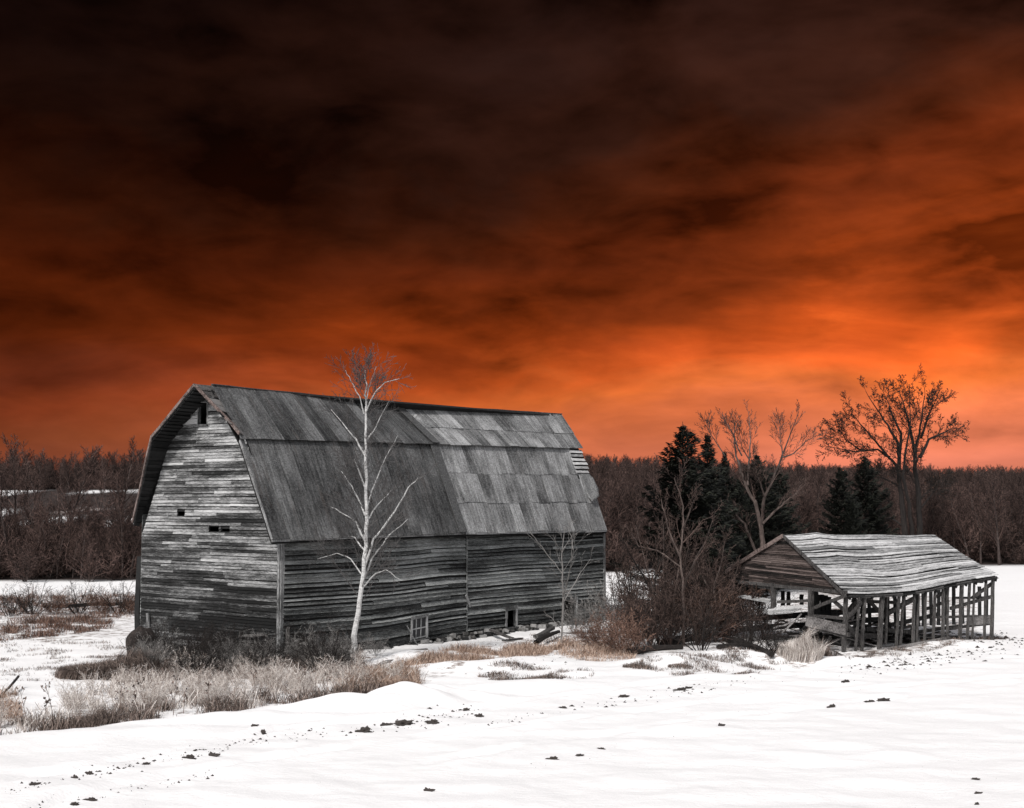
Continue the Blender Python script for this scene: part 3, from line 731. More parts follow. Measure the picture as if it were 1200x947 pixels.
def board_roof(name, back, n=24):
    mb = MB()
    for r in range(n):
        v0 = r / n; u = 0.; ph = random.random() * 9
        if back and False: continue
        while u < 1:
            e = min(1., u + random.uniform(.3, .9)); e = 1. if 1 - e < .15 else e
            sk = random.uniform(-.010, .010); lift = random.uniform(0, .02); gap = random.choice([.04, .08, .1, .16, .28, .42]) if not back else .05
            ns = max(2, int((e - u) * 16)); rings = []
            for i in range(ns + 1):
                q = u + (e - u) * i / ns - (.002 if i == ns else 0); wv = .010 * nz1(q * 5 + ph, r * .13)
                va = v0 + sk * (i / ns - .5) + wv; vb = v0 + (1 - gap) / n + sk * (i / ns - .5) + .008 * nz1(q * 6, ph) + wv
                if r == 0: va = 0
                p, q2 = roofpt(q, max(0, va), back), roofpt(q, min(1, vb), back); Z = Vector((0, 0, 1))
                p = p + Z * (.035 + lift); q2 = q2 + Z * (.012 + lift * .4)
                rings.append(len(mb.v)); mb.v += [tuple(p - Z * .03), tuple(p), tuple(q2), tuple(q2 - Z * .03)]
            for i in range(ns):
                m, k2 = rings[i], rings[i + 1]
                for k in range(4): mb.f.append((m + k, m + (k + 1) % 4, k2 + (k + 1) % 4, k2 + k))
            mb.f.append(tuple(rings[0] + k for k in (3, 2, 1, 0))); mb.f.append(tuple(rings[-1] + k for k in range(4)))
            u = e
    return mb.build(name, M_SHEDROOF, shed)
o = board_roof('roof', False); tag(o, 'pale snow-dusted board slope with dark open gaps')
o = board_roof('roof', True)
mb = MB()                              # dark lining and rafters
for i in range(15):
    u = .02 + i * .96 / 14
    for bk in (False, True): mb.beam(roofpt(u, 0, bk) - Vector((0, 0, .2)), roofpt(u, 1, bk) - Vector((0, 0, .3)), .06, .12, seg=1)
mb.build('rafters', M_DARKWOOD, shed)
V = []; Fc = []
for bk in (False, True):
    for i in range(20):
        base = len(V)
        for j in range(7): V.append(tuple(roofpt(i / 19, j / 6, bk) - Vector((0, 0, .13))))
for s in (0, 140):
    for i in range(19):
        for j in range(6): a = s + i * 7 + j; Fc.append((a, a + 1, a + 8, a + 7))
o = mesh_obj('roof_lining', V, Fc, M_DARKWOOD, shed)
# rake board and gable
pk = Vector((RA[0] - .1, SW / 2, RA[1] + .02)); er = gs(989, 697, -.1); el_ = Vector((-.1, SW + .5, 0)); el_.z = gs(850, 670, -.1).z; el_.y = gs(850, 670, -.1).y
print('shed gable', pk, er, el_)
pk = gs(918, 628, -.12)
mb = MB(); mb.beam(pk, er, .05, .12, seg=5, jit=.01); mb.build('rake_board', M_POST, shed)
mb = MB(); mb.beam(pk + Vector((0, 0, .02)), el_, .06, .16, seg=5, jit=.012); mb.build('rake_board', M_FASCIA, shed)
gb0 = gs(985, 698, 0); gb1 = gs(866, 681, 0)
def sg_ext(z):
    def edge(P, Q):
        t = (z - Q.z) / (P.z - Q.z); return P.y + (Q.y - P.y) * (1 - t)
    if z > pk.z - .12: return None
    r = edge(pk, er) if z > er.z else er.y + .05
    l = edge(pk, el_) if z > el_.z else el_.y
    return (r + .04, l - .02) if l - r > .15 else None
def gz(s): return 0
mb = MB(); PGs = lambda s, z, o: Vector((-.02 - o, s, z + ((gb1.z - gb0.z) * (s / gb1.y)) * smooth(pk.z, gb0.z, z)))
courses(mb, gb0.z + .04, pk.z - .1, .085, sg_ext, [], PGs, th=.02, lap=.014, seglen=(1.2, 4.), jitter=.010, bow=.015, miss=.02); mb.build('gable_boards', M_SHEDGABLE, shed)
mb = MB(); panel_wall(mb, gb0.z + .06, pk.z - .12, .08, sg_ext, [], PGs, -.05, -.02); mb.build('gable_backing', M_DARKWOOD, shed)
def bm(name, A, B, w, t, mat=None, seg=3, lab=None, up_=Vector((0, 0, 1)), jit=.012, par=None):
    mb = MB(); mb.beam(A, B, w, t, up_, jit=jit, seg=seg); o = mb.build(name, mat or M_POST, par or shed)
    if lab: tag(o, lab)
    return o
Z2 = lambda X, Y: (860 + X / 5.92, 620 + Y / 5.92)        # from the gable close-up
bm('gable_beam', gs(*Z2(40, 368)), gs(*Z2(780, 440)), .14, .14, seg=5)
bm('gable_beam', gs(*Z2(60, 385), .05), gs(*Z2(270, 410), .05), .06, .14)
for X, y0, y1, w in ((275, 375, 515, .17), (535, 415, 580, .18)): bm('gable_post', gs(*Z2(X, y0)), gs(*Z2(X, y1 + 60)), w, w, up_=Vector((1, 0, 0)))
bm('gable_rail', gs(*Z2(300, 505)), gs(*Z2(530, 495)), .05, .12)
bm('brace', gs(*Z2(560, 545), -.1), gs(*Z2(775, 462), -.1), .07, .13, seg=4)
bm('brace', gs(*Z2(690, 500), .3), gs(*Z2(830, 620), .3), .08, .14)
bm('brace', gs(*Z2(760, 660), .25), gs(*Z2(880, 505), .1), .08, .14)
bm('lower_plank', gs(*Z2(500, 635), -.08), gs(*Z2(775, 700), -.08), .06, .42, M_PLANK, lab='wide split plank along the foot of the gable side')
bm('lower_plank', gs(*Z2(520, 600), .1), gs(*Z2(780, 622), .1), .06, .12)
bm('lower_plank', gs(*Z2(600, 700), .0), gs(*Z2(800, 735), .0), .06, .16)
for X, y0, y1 in ((340, 430, 500), (378, 435, 500), (470, 455, 495), (565, 450, 600), (585, 455, 600), (612, 455, 600), (640, 460, 600), (664, 470, 600)):
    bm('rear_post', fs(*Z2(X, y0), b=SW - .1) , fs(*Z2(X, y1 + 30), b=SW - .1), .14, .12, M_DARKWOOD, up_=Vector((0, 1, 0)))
# rails, braces and wreckage inside
def inn(X0, Y0, X1, Y1, b0, b1, w=.08, t=.14, name='brace', mat=None): bm(name, fs(*Z3(X0, Y0), b=b0), fs(*Z3(X1, Y1), b=b1), w, t, mat)
inn(870, 222, 1000, 128, .15, .15); inn(730, 290, 1000, 212, .3, .2); inn(750, 222, 1000, 218, .4, .4, .06, .1, 'rail'); inn(750, 142, 748, 265, .8, .8, .09, .09, 'stud')
inn(640, 215, 700, 180, .8, .6); inn(610, 345, 990, 338, .5, .3, .06, .10, 'rail'); inn(845, 372, 985, 360, .35, .3, .05, .36, 'side_plank', M_PLANK); inn(720, 420, 985, 385, .6, .4, .05, .12, 'rail')
inn(200, 225, 305, 345, 1.0, 1.4); inn(310, 330, 500, 225, 1.0, 1.6, .1, .2); inn(80, 350, 180, 230, .6, .6); inn(130, 240, 60, 320, 1.2, .8); inn(60, 380, 170, 520, .3, .3); inn(70, 455, 300, 470, 1.2, 1.5, .1, .2)
inn(190, 420, 500, 440, 1.8, 1.0, .12, .16); inn(230, 470, 480, 400, 2.2, 1.4, .12, .1); inn(330, 400, 640, 330, 2.5, 2.0, .1, .18); inn(520, 440, 800, 400, 1.4, 1.0, .1, .14); inn(100, 240, 380, 250, 3, 3, .12, .14)
inn(560, 300, 720, 235, 2.4, 2.0, .1, .12); inn(450, 460, 770, 470, 2.0, 1.6, .2, .1)
inn(270, 568, 722, 484, -.16, -.12, .14, .2, 'sill_log', M_PLANK)
for X in (110, 165, 205, 262, 330, 372, 430, 470, 512, 555, 606, 655, 705, 750, 800, 860, 915, 960):      # rear studs
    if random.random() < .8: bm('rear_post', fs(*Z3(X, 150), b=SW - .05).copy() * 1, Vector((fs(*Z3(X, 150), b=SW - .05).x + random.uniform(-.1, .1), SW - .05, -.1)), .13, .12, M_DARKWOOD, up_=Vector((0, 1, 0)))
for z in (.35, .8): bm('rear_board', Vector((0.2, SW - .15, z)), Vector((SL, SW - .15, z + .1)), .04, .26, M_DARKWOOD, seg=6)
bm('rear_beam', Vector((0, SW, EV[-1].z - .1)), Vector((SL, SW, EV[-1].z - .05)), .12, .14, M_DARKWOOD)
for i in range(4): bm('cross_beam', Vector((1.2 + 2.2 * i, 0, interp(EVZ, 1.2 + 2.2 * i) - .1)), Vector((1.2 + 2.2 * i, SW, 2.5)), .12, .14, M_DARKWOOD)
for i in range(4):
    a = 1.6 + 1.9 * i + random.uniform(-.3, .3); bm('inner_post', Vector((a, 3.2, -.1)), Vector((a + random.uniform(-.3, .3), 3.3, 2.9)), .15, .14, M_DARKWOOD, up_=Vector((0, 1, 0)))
bpy.context.view_layer.update()
def SWd(v): return shed.matrix_world @ Vector(v)
# heap of broken boards and old hay inside
mb = MB()
for i in range(150):
    a = random.uniform(1.0, 6.8); b = random.uniform(1.4, 5.8); zt = .25 + 1.25 * math.exp(-((a - 3.4) / 1.7) ** 2 - ((b - 3.4) / 1.5) ** 2)
    z = random.uniform(0, zt); an = random.uniform(0, 3.14); L = random.uniform(.5, 2.2); d = Vector((math.cos(an), math.sin(an), random.uniform(-.4, .4))) * L / 2
    c = Vector((a, b, z)); mb.beam(SWd(c - d), SWd(c + d), random.uniform(.12, .3), .03)
o = mb.build('board_heap', M_PLANK); tag(o, 'jumbled heap of broken grey boards lying inside the open shed', 'board pile')
# slabs fallen from the gable
def slabthing(lab, P4, t=.05, mat=None, cat='board', grp='fallen boards by the shed'):
    mb = MB(); c = [Vector(p) for p in P4]
    n = (c[1] - c[0]).cross(c[3] - c[0]).normalized(); n = n if n.z > 0 else -n
    for i in range(4):
        a, b = i / 4 + .01, (i + 1) / 4 - .01
        q = [c[0].lerp(c[3], a), c[1].lerp(c[2], a), c[1].lerp(c[2], b), c[0].lerp(c[3], b)]
        k = n * random.uniform(-.015, .015); mb.quad8([p - n * t + k for p in q] + [p + k for p in q])
    o = mb.build('fallen_board_panel', mat or M_SHEDROOF); tag(o, lab, cat, grp)
W2 = lambda X, Y, a: SWd(gs(*Z2(X, Y), a))
slabthing('small snow-topped board panel hanging under the left end of the shed gable', [W2(20, 465, -.3), W2(245, 505, -.3), W2(258, 483, .3), W2(80, 455, .3)])
slabthing('long curved snow-topped board panel sagging below the shed gable', [W2(235, 588, -.7), W2(400, 575, -.5), W2(535, 522, 0), W2(240, 545, .1)])
def thing_beam(name, lab, cat, A, B, w, t, mat, group=None, seg=4, jit=.02):
    mb = MB(); mb.beam(A, B, w, t, jit=jit, seg=seg); o = mb.build(name, mat); return tag(o, lab, cat, group)
thing_beam('plank', 'pale plank propped steeply against the middle gable post of the shed', 'plank', W2(330, 725, -.9), W2(470, 590, -.1), .12, .04, M_PLANK)
thing_beam('plank', 'wider pale plank sloping down left from below the sagging panel', 'plank', W2(270, 690, -1.1), W2(430, 640, -.2), .16, .04, M_PLANK)
thing_beam('plank', 'short plank leaning at the front corner post of the shed', 'plank', W2(660, 830, -.7), W2(790, 890, -.3), .12, .04, M_PLANK)
# loose boards along the barn foot
def GB(px, py, up=0.05): return G(px, py, up)
def ground_board(px0, py0, px1, py1, w, t, lab, mat=M_PLANK, u0=.06, u1=.06, name='loose_board', grp='loose boards along the barn foot'):
    thing_beam(name, lab, 'board', GB(px0, py0, u0), GB(px1, py1, u1), w, t, mat, grp)
ground_board(443, 774, 480, 766, .22, .05, 'long pale board flat on the snow, left of all boards at the barn foot')
ground_board(470, 764, 500, 763, .12, .05, 'thin board lying under the sash window, crossing the leaning one')
mb = MB(); mb.beam(BWd(*PS(sw(474, 743)[0], .95, .14)), BWd(*PS(sw(480, 757)[0], .1, .5)), .12, .04, seg=2); tag(mb.build('loose_board', M_TRIM), 'short pale board leaning on the wall just left of the sash window', 'board', 'loose boards along the barn foot')
ground_board(552, 745, 566, 744, .22, .05, 'bright short board stub at the foot of the wall joint', u0=.35, u1=.35)
ground_board(575, 747, 600, 752, .2, .06, 'grey board lying tilted below the glassless window', u0=.3, u1=.12)
ground_board(590, 753, 612, 749, .14, .06, 'dark narrow board crossing the tilted one below the glassless window', M_POST)
ground_board(628, 749, 648, 741, .25, .12, 'thick dark timber lying left of the sapling', M_POST, .1, .2)
ground_board(640, 744, 680, 743, .10, .05, 'thin pale board across the snow at the sapling foot')
# rounded boulder at the left corner of the barn
bm_ = bmesh.new(); bmesh.ops.create_icosphere(bm_, subdivisions=4, radius=1)
for v in bm_.verts:
    k = 1 + .22 * noise.noise(v.co * 1.4) + .08 * noise.noise(v.co * 4) + .03 * noise.noise(v.co * 11); v.co = Vector((v.co.x * .62, v.co.y * .5, v.co.z * .72)) * k
me = bpy.data.meshes.new('boulder'); bm_.to_mesh(me); bm_.free(); me.materials.append(M_RUST); g = G(167, 768)
o = bpy.data.objects.new('boulder', me); col.objects.link(o); o.location = (g.x, g.y, g.z + .35); tag(o, 'dark rounded boulder against the left corner of the barn', 'boulder')
# stakes standing in the weeds by the near corner
for (x0, y0, y1, w, lab) in ((336, 778, 735, .16, 'weathered grey stake standing beside the near corner of the barn'), (253, 785, 764, .1, 'short dark stake in the weeds before the middle of the gable')):
    b = G(x0, y0); thing_beam('stake', lab, 'stake', b - Vector((0, 0, .1)), b + Vector((.03, .1, (y0 - y1) / F * b.y)), w, .06, M_POST)
# ------------------------------------------------------------------ trees
def rdir(d, ang, az):
    d = d.normalized(); e = d.cross(Vector((0, 0, 1)) if abs(d.z) < .95 else Vector((1, 0, 0))).normalized(); g = d.cross(e)
    return (d * math.cos(ang) + (e * math.cos(az) + g * math.sin(az)) * math.sin(ang)).normalized()
def wander(p, d, L, n, wob, upw):
    pts = [p.copy()]; d = d.normalized()
    for i in range(n):
        d = (d + Vector([random.gauss(0, wob) for _ in range(3)]) + Vector((0, 0, upw))).normalized(); p = p + d * (L / n); pts.append(p.copy())
    return pts, d
def along(pts, t):
    x = t * (len(pts) - 1); i = min(int(x), len(pts) - 2); f = x - i
    return pts[i].lerp(pts[i + 1], f), (pts[i + 1] - pts[i])
def sprout(out, pts, r0, r1, lvl, P, first=False):
    """grow side branches along a polyline"""
    if lvl > P['max']: return
    n = P['n'][lvl]; n = int(n) + (random.random() < n - int(n)); az = random.random() * 6.28
    Lp = sum((pts[i + 1] - pts[i]).length for i in range(len(pts) - 1))
    for j in range(n):
        t = P['t0'][lvl] + (1 - P['t0'][lvl]) * (j + random.random()) / n; p, d = along(pts, min(t, .999)); az += 2.4 + random.uniform(-.6, .6)
        L = (P['abs'][lvl] if first and 'abs' in P else P['len'][lvl] * Lp) * (1 - P['tap'][lvl] * t) * random.uniform(.7, 1.25)
        q, _ = wander(p, rdir(d, R(P['ang'][lvl]) * random.uniform(.7, 1.25), az), L, P['seg'][lvl], P['wob'][lvl], P['up'][lvl])
        rr = (r0 + (r1 - r0) * t); ra = max(rr * P['rr'][lvl], P['rmin']); out.append((q, ra, max(ra * .35, P['rmin'] * .6), lvl))
        sprout(out, q, ra, ra * .35, lvl + 1, P)
def tubes(mb, brs, kf=lambda r: 6 if r > .08 else (4 if r > .03 else 3), rough=0):
    for (pts, r0, r1, lvl) in brs: mb.tube(pts, r0, r1, kf(r0), rough if r0 > .05 else 0)
def local(pts, base): return [p - base for p in pts]
def plain_tree(name, base, lab, cat, h, P, trunk_mat, twig_mat, r, group=None, lean=0., stems=1, link=True, split=0, leaf=0, spread=.3):
    brs = []; tr = []
    for s in range(stems):
        d0 = Vector((random.uniform(-spread, spread) if stems > 1 else lean, random.uniform(-spread, spread) * .5, 1))
        pts, _ = wander(Vector((random.uniform(-.15, .15) * (stems > 1), 0, -.15)), d0, h * random.uniform(.8, 1) if stems > 1 else h, 9, .05, .03)
        tr.append((pts, r, r * .18, -1)); sprout(brs, pts, r, r * .18, 0, P)
    root = empty(name, base, lab, cat, group)
    mb = MB(); tubes(mb, tr, rough=.08)
    if split:
        for b in brs:
            if b[3] < split: mb.tube(b[0], b[1], b[2], 5 if b[1] > .05 else 4)
    mb.build('trunk', trunk_mat, root)
    mc = MB(); tubes(mc, [b for b in brs if b[3] >= split])
    mc.build('crown', twig_mat, root)
    return root
def limb_tree(name, base, lab, cat, limbs, P, trunk_mat, twig_mat, Y=None, jit=.5, group=None, twig_from=0, extra=None, main_k=6, drift=.6, keep=9e9, rough=.06):
    """limbs: list of (pixel polyline, r0, r1) traced at the tree's own distance, each wandering in depth too"""
    root = empty(name, base, lab, cat, group); Y = Y or base.y; mb = MB(); out = []
    for k, (pl, r0, r1) in enumerate(limbs):
        dd = 0. if k == 0 else random.choice((-1, 1)) * jit * random.uniform(.4, 1.); n = len(pl); pts = []
        for i in range(n - 1):
            for s in range(3):
                t = (i + s / 3); f = s / 3; px = pl[i][0] * (1 - f) + pl[i + 1][0] * f; py = pl[i][1] * (1 - f) + pl[i + 1][1] * f
                w = AT(px, py, Y + dd * (t / (n - 1)) ** 1.2); pts.append(w - base + Vector([random.gauss(0, .012 + r0 * .07) for _ in range(3)]))
        pts.append(AT(pl[-1][0], pl[-1][1], Y + dd) - base)
        mb.tube(pts, r0, r1, main_k if r0 > .05 else 4, rough); sprout(out, pts, r0, r1, 0 if k == 0 else P.get('limb_lvl', 0), P, True)
    th = P.get('pale', None)
    if th:
        for b in out:
            if b[1] > th: mb.tube(b[0], b[1], b[2], 4)
        out = [b for b in out if b[1] <= th]
    mb.build('trunk', trunk_mat, root); mc = MB(); tubes(mc, out); mc.build('crown', twig_mat, root)
    return root, out
PX = lambda pts: pts
# --- white birch in front of the barn
gb = G(413, 776); gb.z -= .1
PB_ = dict(abs=[2.5, 1.15], max=3, n=[30, 7, 5, 4], t0=[.20, .15, .1, .1], len=[.17, .5, .5, .5], tap=[.72, .3, .2, .2], ang=[42, 34, 34, 30], seg=[6, 5, 4, 3], wob=[.07, .10, .12, .12], up=[.05, .05, .03, 0], rr=[.24, .42, .5, .6], rmin=.006, limb_lvl=1, pale=.03)
bl_ = [([(413, 778), (415, 745), (421, 705), (427, 655), (429, 610), (429, 560), (428, 510), (428, 470), (429, 450), (428, 434)], .115, .014),
       ([(424, 686), (436, 654), (455, 628), (478, 608)], .04, .01), ([(426, 665), (438, 633), (462, 600), (478, 572), (490, 560)], .045, .01),
       ([(429, 612), (442, 592), (458, 575)], .034, .01), ([(429, 600), (436, 575), (452, 536), (466, 510)], .036, .01),
       ([(427, 632), (417, 612), (396, 598), (388, 594)], .04, .01), ([(427, 645), (415, 630), (408, 628)], .035, .01), ([(428, 605), (420, 585), (412, 570), (400, 552)], .04, .01),
       ([(429, 575), (420, 550), (415, 538)], .04, .012), ([(428, 535), (417, 515), (403, 498), (388, 480)], .04, .009), ([(428, 520), (440, 500), (456, 470)], .035, .009),
       ([(427, 485), (421, 465), (411, 446), (405, 434)], .028, .008), ([(428, 485), (438, 462), (450, 448), (468, 444)], .028, .008), ([(428, 475), (432, 455), (437, 440), (441, 430)], .024, .008),
       ([(425, 675), (412, 655), (395, 648), (372, 655)], .03, .008), ([(423, 690), (440, 672), (452, 668), (470, 680)], .03, .008)]
limb_tree('birch_tree', gb, 'tall slender white-barked bare birch standing in front of the big barn', 'tree', bl_, PB_, M_BIRCH, M_BIRCHTWIG, jit=.9, main_k=8)
# --- sapling before the right part of the barn
gs_ = G(659, 757)
PSp = dict(max=2, n=[9, 4, 3], t0=[.3, .25, .2], len=[.22, .45, .4], tap=[.3, .3, .2], ang=[34, 32, 30], seg=[5, 4, 3], wob=[.06, .08, .1], up=[.03, .02, 0], rr=[.5, .6, .6], rmin=.006, limb_lvl=1)
limb_tree('sapling', gs_, 'thin pale grey sapling before the right end of the barn wall', 'tree',
          [([(658, 756), (659, 735), (660, 700), (659, 670), (658, 645), (662, 618)], .045, .012), ([(660, 700), (668, 668), (672, 645), (675, 615)], .028, .008), ([(659, 672), (645, 655), (630, 635), (620, 622)], .024, .008), ([(657, 645), (648, 632), (635, 620)], .018, .006),
           ([(661, 705), (680, 672), (692, 655)], .02, .006), ([(659, 738), (650, 728), (637, 716)], .02, .007), ([(672, 645), (670, 628), (664, 616)], .016, .006)], PSp, M_PALETWIG, M_PALETWIG, jit=.5)
# --- multi-stem bare tree behind the shed
gm = G(893, 690); gm.y = 84; gm = AT(893, 692, 84); gm.z = height(gm.x, gm.y) - .1
PM = dict(abs=[1.7], max=3, n=[13, 6, 4, 2], t0=[.2, .2, .2, .2], len=[.20, .42, .45, .5], tap=[.6, .3, .2, .2], ang=[26, 26, 26, 24], seg=[5, 4, 3, 2], wob=[.045, .06, .08, .08], up=[.04, .03, .01, 0], rr=[.34, .5, .55, .6], rmin=.009, limb_lvl=0)
q5 = lambda *pp: [(700 + X / 4.615, 430 + Y / 4.615) for X, Y in pp]
limb_tree('bare_tree', gm, 'pale-stemmed forking bare tree directly behind the shed gable', 'tree',
          [([(893, 694)] + q5((893, 950), (885, 850), (850, 730), (800, 640), (780, 570), (750, 480), (740, 380), (745, 290)), .17, .015), (q5((885, 850), (905, 700), (955, 600), (1000, 480), (1050, 340), (1090, 240)), .10, .015),
           (q5((895, 850), (960, 780), (1010, 735), (1080, 680), (1100, 640)), .08, .015), (q5((905, 700), (880, 620), (840, 550)), .07, .015), (q5((810, 640), (822, 520), (826, 400), (818, 240)), .08, .012),
           (q5((1000, 490), (1060, 470), (1130, 400), (1190, 370)), .05, .01), ([(905, 700)] + q5((835, 950), (795, 850), (745, 790), (680, 740)), .10, .03), (q5((760, 800), (735, 720), (680, 640), (620, 570), (560, 540)), .09, .015),
           (q5((780, 480), (720, 340), (690, 290)), .05, .01), (q5((820, 500), (780, 430), (755, 290)), .04, .01), (q5((700, 500), (650, 420), (600, 340), (590, 300)), .04, .01), (q5((1000, 480), (990, 380), (985, 280)), .04, .01)],
          PM, M_BARK, M_TWIG, Y=84, jit=1.6)
# --- oak with withered leaves
go = AT(1072, 652, 125); go.z = height(go.x, go.y) - .2
q8 = lambda *pp: [(940 + X / 4.304, 420 + Y / 4.304) for X, Y in pp]
PO_ = dict(abs=[2.7], max=3, n=[13, 8, 5, 3], t0=[.25, .2, .2, .2], len=[.18, .40, .45, .5], tap=[.45, .3, .2, .2], ang=[34, 34, 34, 32], seg=[5, 4, 4, 3], wob=[.05, .07, .08, .09], up=[.02, .01, .0, 0], rr=[.26, .5, .55, .6], rmin=.015, limb_lvl=0)
oak, oo = limb_tree('oak_tree', go, 'large spreading double-trunked bare oak behind the open shed against the sky', 'tree',
          [([(1076, 652)] + q8((590, 900), (590, 700), (570, 560), (568, 480), (590, 380), (608, 260), (618, 150)), .30, .02), (q8((520, 900), (505, 740), (490, 620), (490, 500), (480, 420), (430, 340), (375, 255), (320, 165)), .27, .02),
           (q8((490, 560), (440, 500), (370, 420), (290, 330), (240, 260)), .14, .02), (q8((490, 520), (500, 380), (450, 270), (405, 160)), .16, .02), (q8((575, 520), (550, 380), (520, 260), (485, 140)), .17, .02),
           (q8((595, 500), (640, 410), (700, 380), (765, 345)), .16, .02), (q8((600, 400), (640, 280), (685, 190)), .12, .02), (q8((440, 500), (380, 460), (260, 470), (110, 440)), .12, .02), (q8((555, 900), (540, 740), (510, 600), (520, 480), (545, 330), (542, 135)), .2, .02),
           (q8((480, 640), (400, 600), (370, 560)), .08, .02), (q8((595, 760), (660, 680), (690, 640)), .08, .02), (q8((300, 470), (220, 410), (180, 340)), .07, .015), (q8((515, 850), (440, 800), (380, 780)), .09, .02)],
          PO_, M_DARKBARK, M_DARKBARK, Y=125, jit=3.5, main_k=8)
mb = MB()
for (pts, r0, r1, lvl) in oo:
    if lvl < 1: continue
    for _ in range(1 if random.random() < .16 else 0):
        p, d = along(pts, random.uniform(.4, .99)); s = random.uniform(.06, .13); n = len(mb.v); e = Vector([random.gauss(0, 1) for _ in range(3)]).normalized(); f = e.cross(Vector([random.gauss(0, 1) for _ in range(3)])).normalized()
        mb.v += [tuple(p), tuple(p + e * s + f * s * .5), tuple(p + e * s * 1.7), tuple(p + e * s - f * s * .5)]; mb.f.append((n, n + 1, n + 2, n + 3))
print('leaves', len(mb.f)); tag(mb.build('withered_leaves', M_LEAF, oak), kind='stuff')
# --- conifers
def conifer_mesh(h, w, seed, tiers=30, low=.06):
    rs = np.random.default_rng(seed); V = []; Fc = []; tw = MB()
    random.seed(seed)
    z = h * low
    while z < h * .985:
        t = z / h; L = 1.12 * w * (1 - t) ** .86 * (1 - .25 * max(0, .16 - t) / .16) ; nb = int(5 + 6 * (1 - t) + rs.integers(0, 3)); a0 = rs.random() * 6.28
        for k in range(nb):
            az = a0 + 6.283 * k / nb + rs.normal(0, .2); Lk = max(.10, L * rs.uniform(.42, 1.38) * (.55 if t > .93 else 1)); 
            if rs.random() < .13: continue
            droop = -.10 - .45 * (1 - t) ; pts = []
            for i in range(6):
                s = i / 5; pts.append((math.cos(az) * Lk * s, math.sin(az) * Lk * s, z + Lk * (droop * s + .42 * s * s) + (.35 * t) * Lk * s))
            tw.tube([Vector(p) for p in pts], .018 + .02 * (1 - t), .006, 3)
            nc = int(10 + 34 * Lk / 1.6)
            s = rs.uniform(.12, 1.0, nc) ** .8; x = s * 5; i0 = np.minimum(x.astype(int), 4); f = x - i0; P = np.array(pts); c = P[i0] * (1 - f)[:, None] + P[i0 + 1] * f[:, None]
            side = rs.uniform(-1, 1, nc) * Lk * .30 * (1.12 - s); c[:, 0] += -math.sin(az) * side; c[:, 1] += math.cos(az) * side; c[:, 2] += rs.normal(0, .04, nc) - .25 * np.abs(side)
            for q, sd in zip(c, side):
                for _ in range(3):
                    l = rs.uniform(.14, .30) * (.45 + .55 * min(1, Lk)); dx = math.cos(az + sd * 1.4 / (Lk * .3 + .1) + rs.normal(0, .5)); dy = math.sin(az + sd * 1.4 / (Lk * .3 + .1) + rs.normal(0, .5)); dz = rs.uniform(-.45, .35)
                    n = len(V); wd = l * .20; jx, jy, jz = rs.normal(0, .05, 3)
                    q0 = (q[0] + jx, q[1] + jy, q[2] + jz)
                    V += [(q0[0] - dy * wd, q0[1] + dx * wd, q0[2] + .02), (q0[0] + dy * wd, q0[1] - dx * wd, q0[2] - .03), (q0[0] + dx * l, q0[1] + dy * l, q0[2] + dz * l)]
                    Fc.append((n, n + 1, n + 2))
        z += h / tiers * rs.uniform(.75, 1.25) * (1.15 - .55 * t)
    me = bpy.data.meshes.new('foliage'); me.from_pydata(V, [], Fc); me.materials.append(M_NEEDLE)
    tw.tube([Vector((0, 0, -.3)), Vector((.03, 0, h * .5)), Vector((0, .02, h))], h * .016, .01, 6); tm = bpy.data.meshes.new('trunk'); tm.from_pydata(tw.v, [], tw.f); tm.materials.append(M_DARKBARK)
    print('conifer', len(Fc)); return me, tm
CM = [conifer_mesh(10, 2.9, 11, 30), conifer_mesh(10, 2.2, 12, 30), conifer_mesh(10, 3.4, 13, 26)]
random.seed(21)
def conifer(px, ytop, Y, kind, wf, rz, lab, grp='spruces between the barn and the shed'):
    top = AT(px, ytop, Y); b = Vector((top.x, Y, height(top.x, Y))); h = top.z - b.z
    root = empty('spruce_tree', b, lab, 'tree', grp, R(rz)); s = h / 10
    for nm, me in (('foliage', CM[kind][0]), ('trunk', CM[kind][1])):
        o = bpy.data.objects.new(nm, me); col.objects.link(o); o.parent = root; o.scale = (s * wf, s * wf, s)
    return root
conifer(800, 494, 68, 0, 1.08, 0, 'tallest dark spruce, the leftmost of the spruce group beside the barn')
conifer(829, 508, 78, 1, 1.0, 40, 'second tallest dark spruce, just right of the tallest one')
conifer(849, 528, 84, 1, .8, 90, 'narrow dark spruce behind the left arm of the forking bare tree')
conifer(887, 530, 92, 0, 1.05, 130, 'broad dark spruce directly behind the forking bare tree')
conifer(912, 545, 95, 2, .85, 200, 'low wide dark spruce, its skirt reaching right above the shed ridge')
conifer(812, 565, 68, 2, .8, 250, 'short bushy spruce low in front of the tallest spruce')
conifer(866, 560, 88, 2, .8, 300, 'short dark spruce filling the gap left of the shed roof')
conifer(984, 545, 112, 0, .95, 20, 'left one of the two spruces behind the shed ridge', 'pair of spruces behind the shed')
conifer(1013, 532, 116, 0, 1.0, 75, 'taller right one of the two spruces behind the shed ridge', 'pair of spruces behind the shed')
conifer(1000, 585, 110, 2, .75, 160, 'short spruce standing low between the pair behind the shed ridge', 'pair of spruces behind the shed')
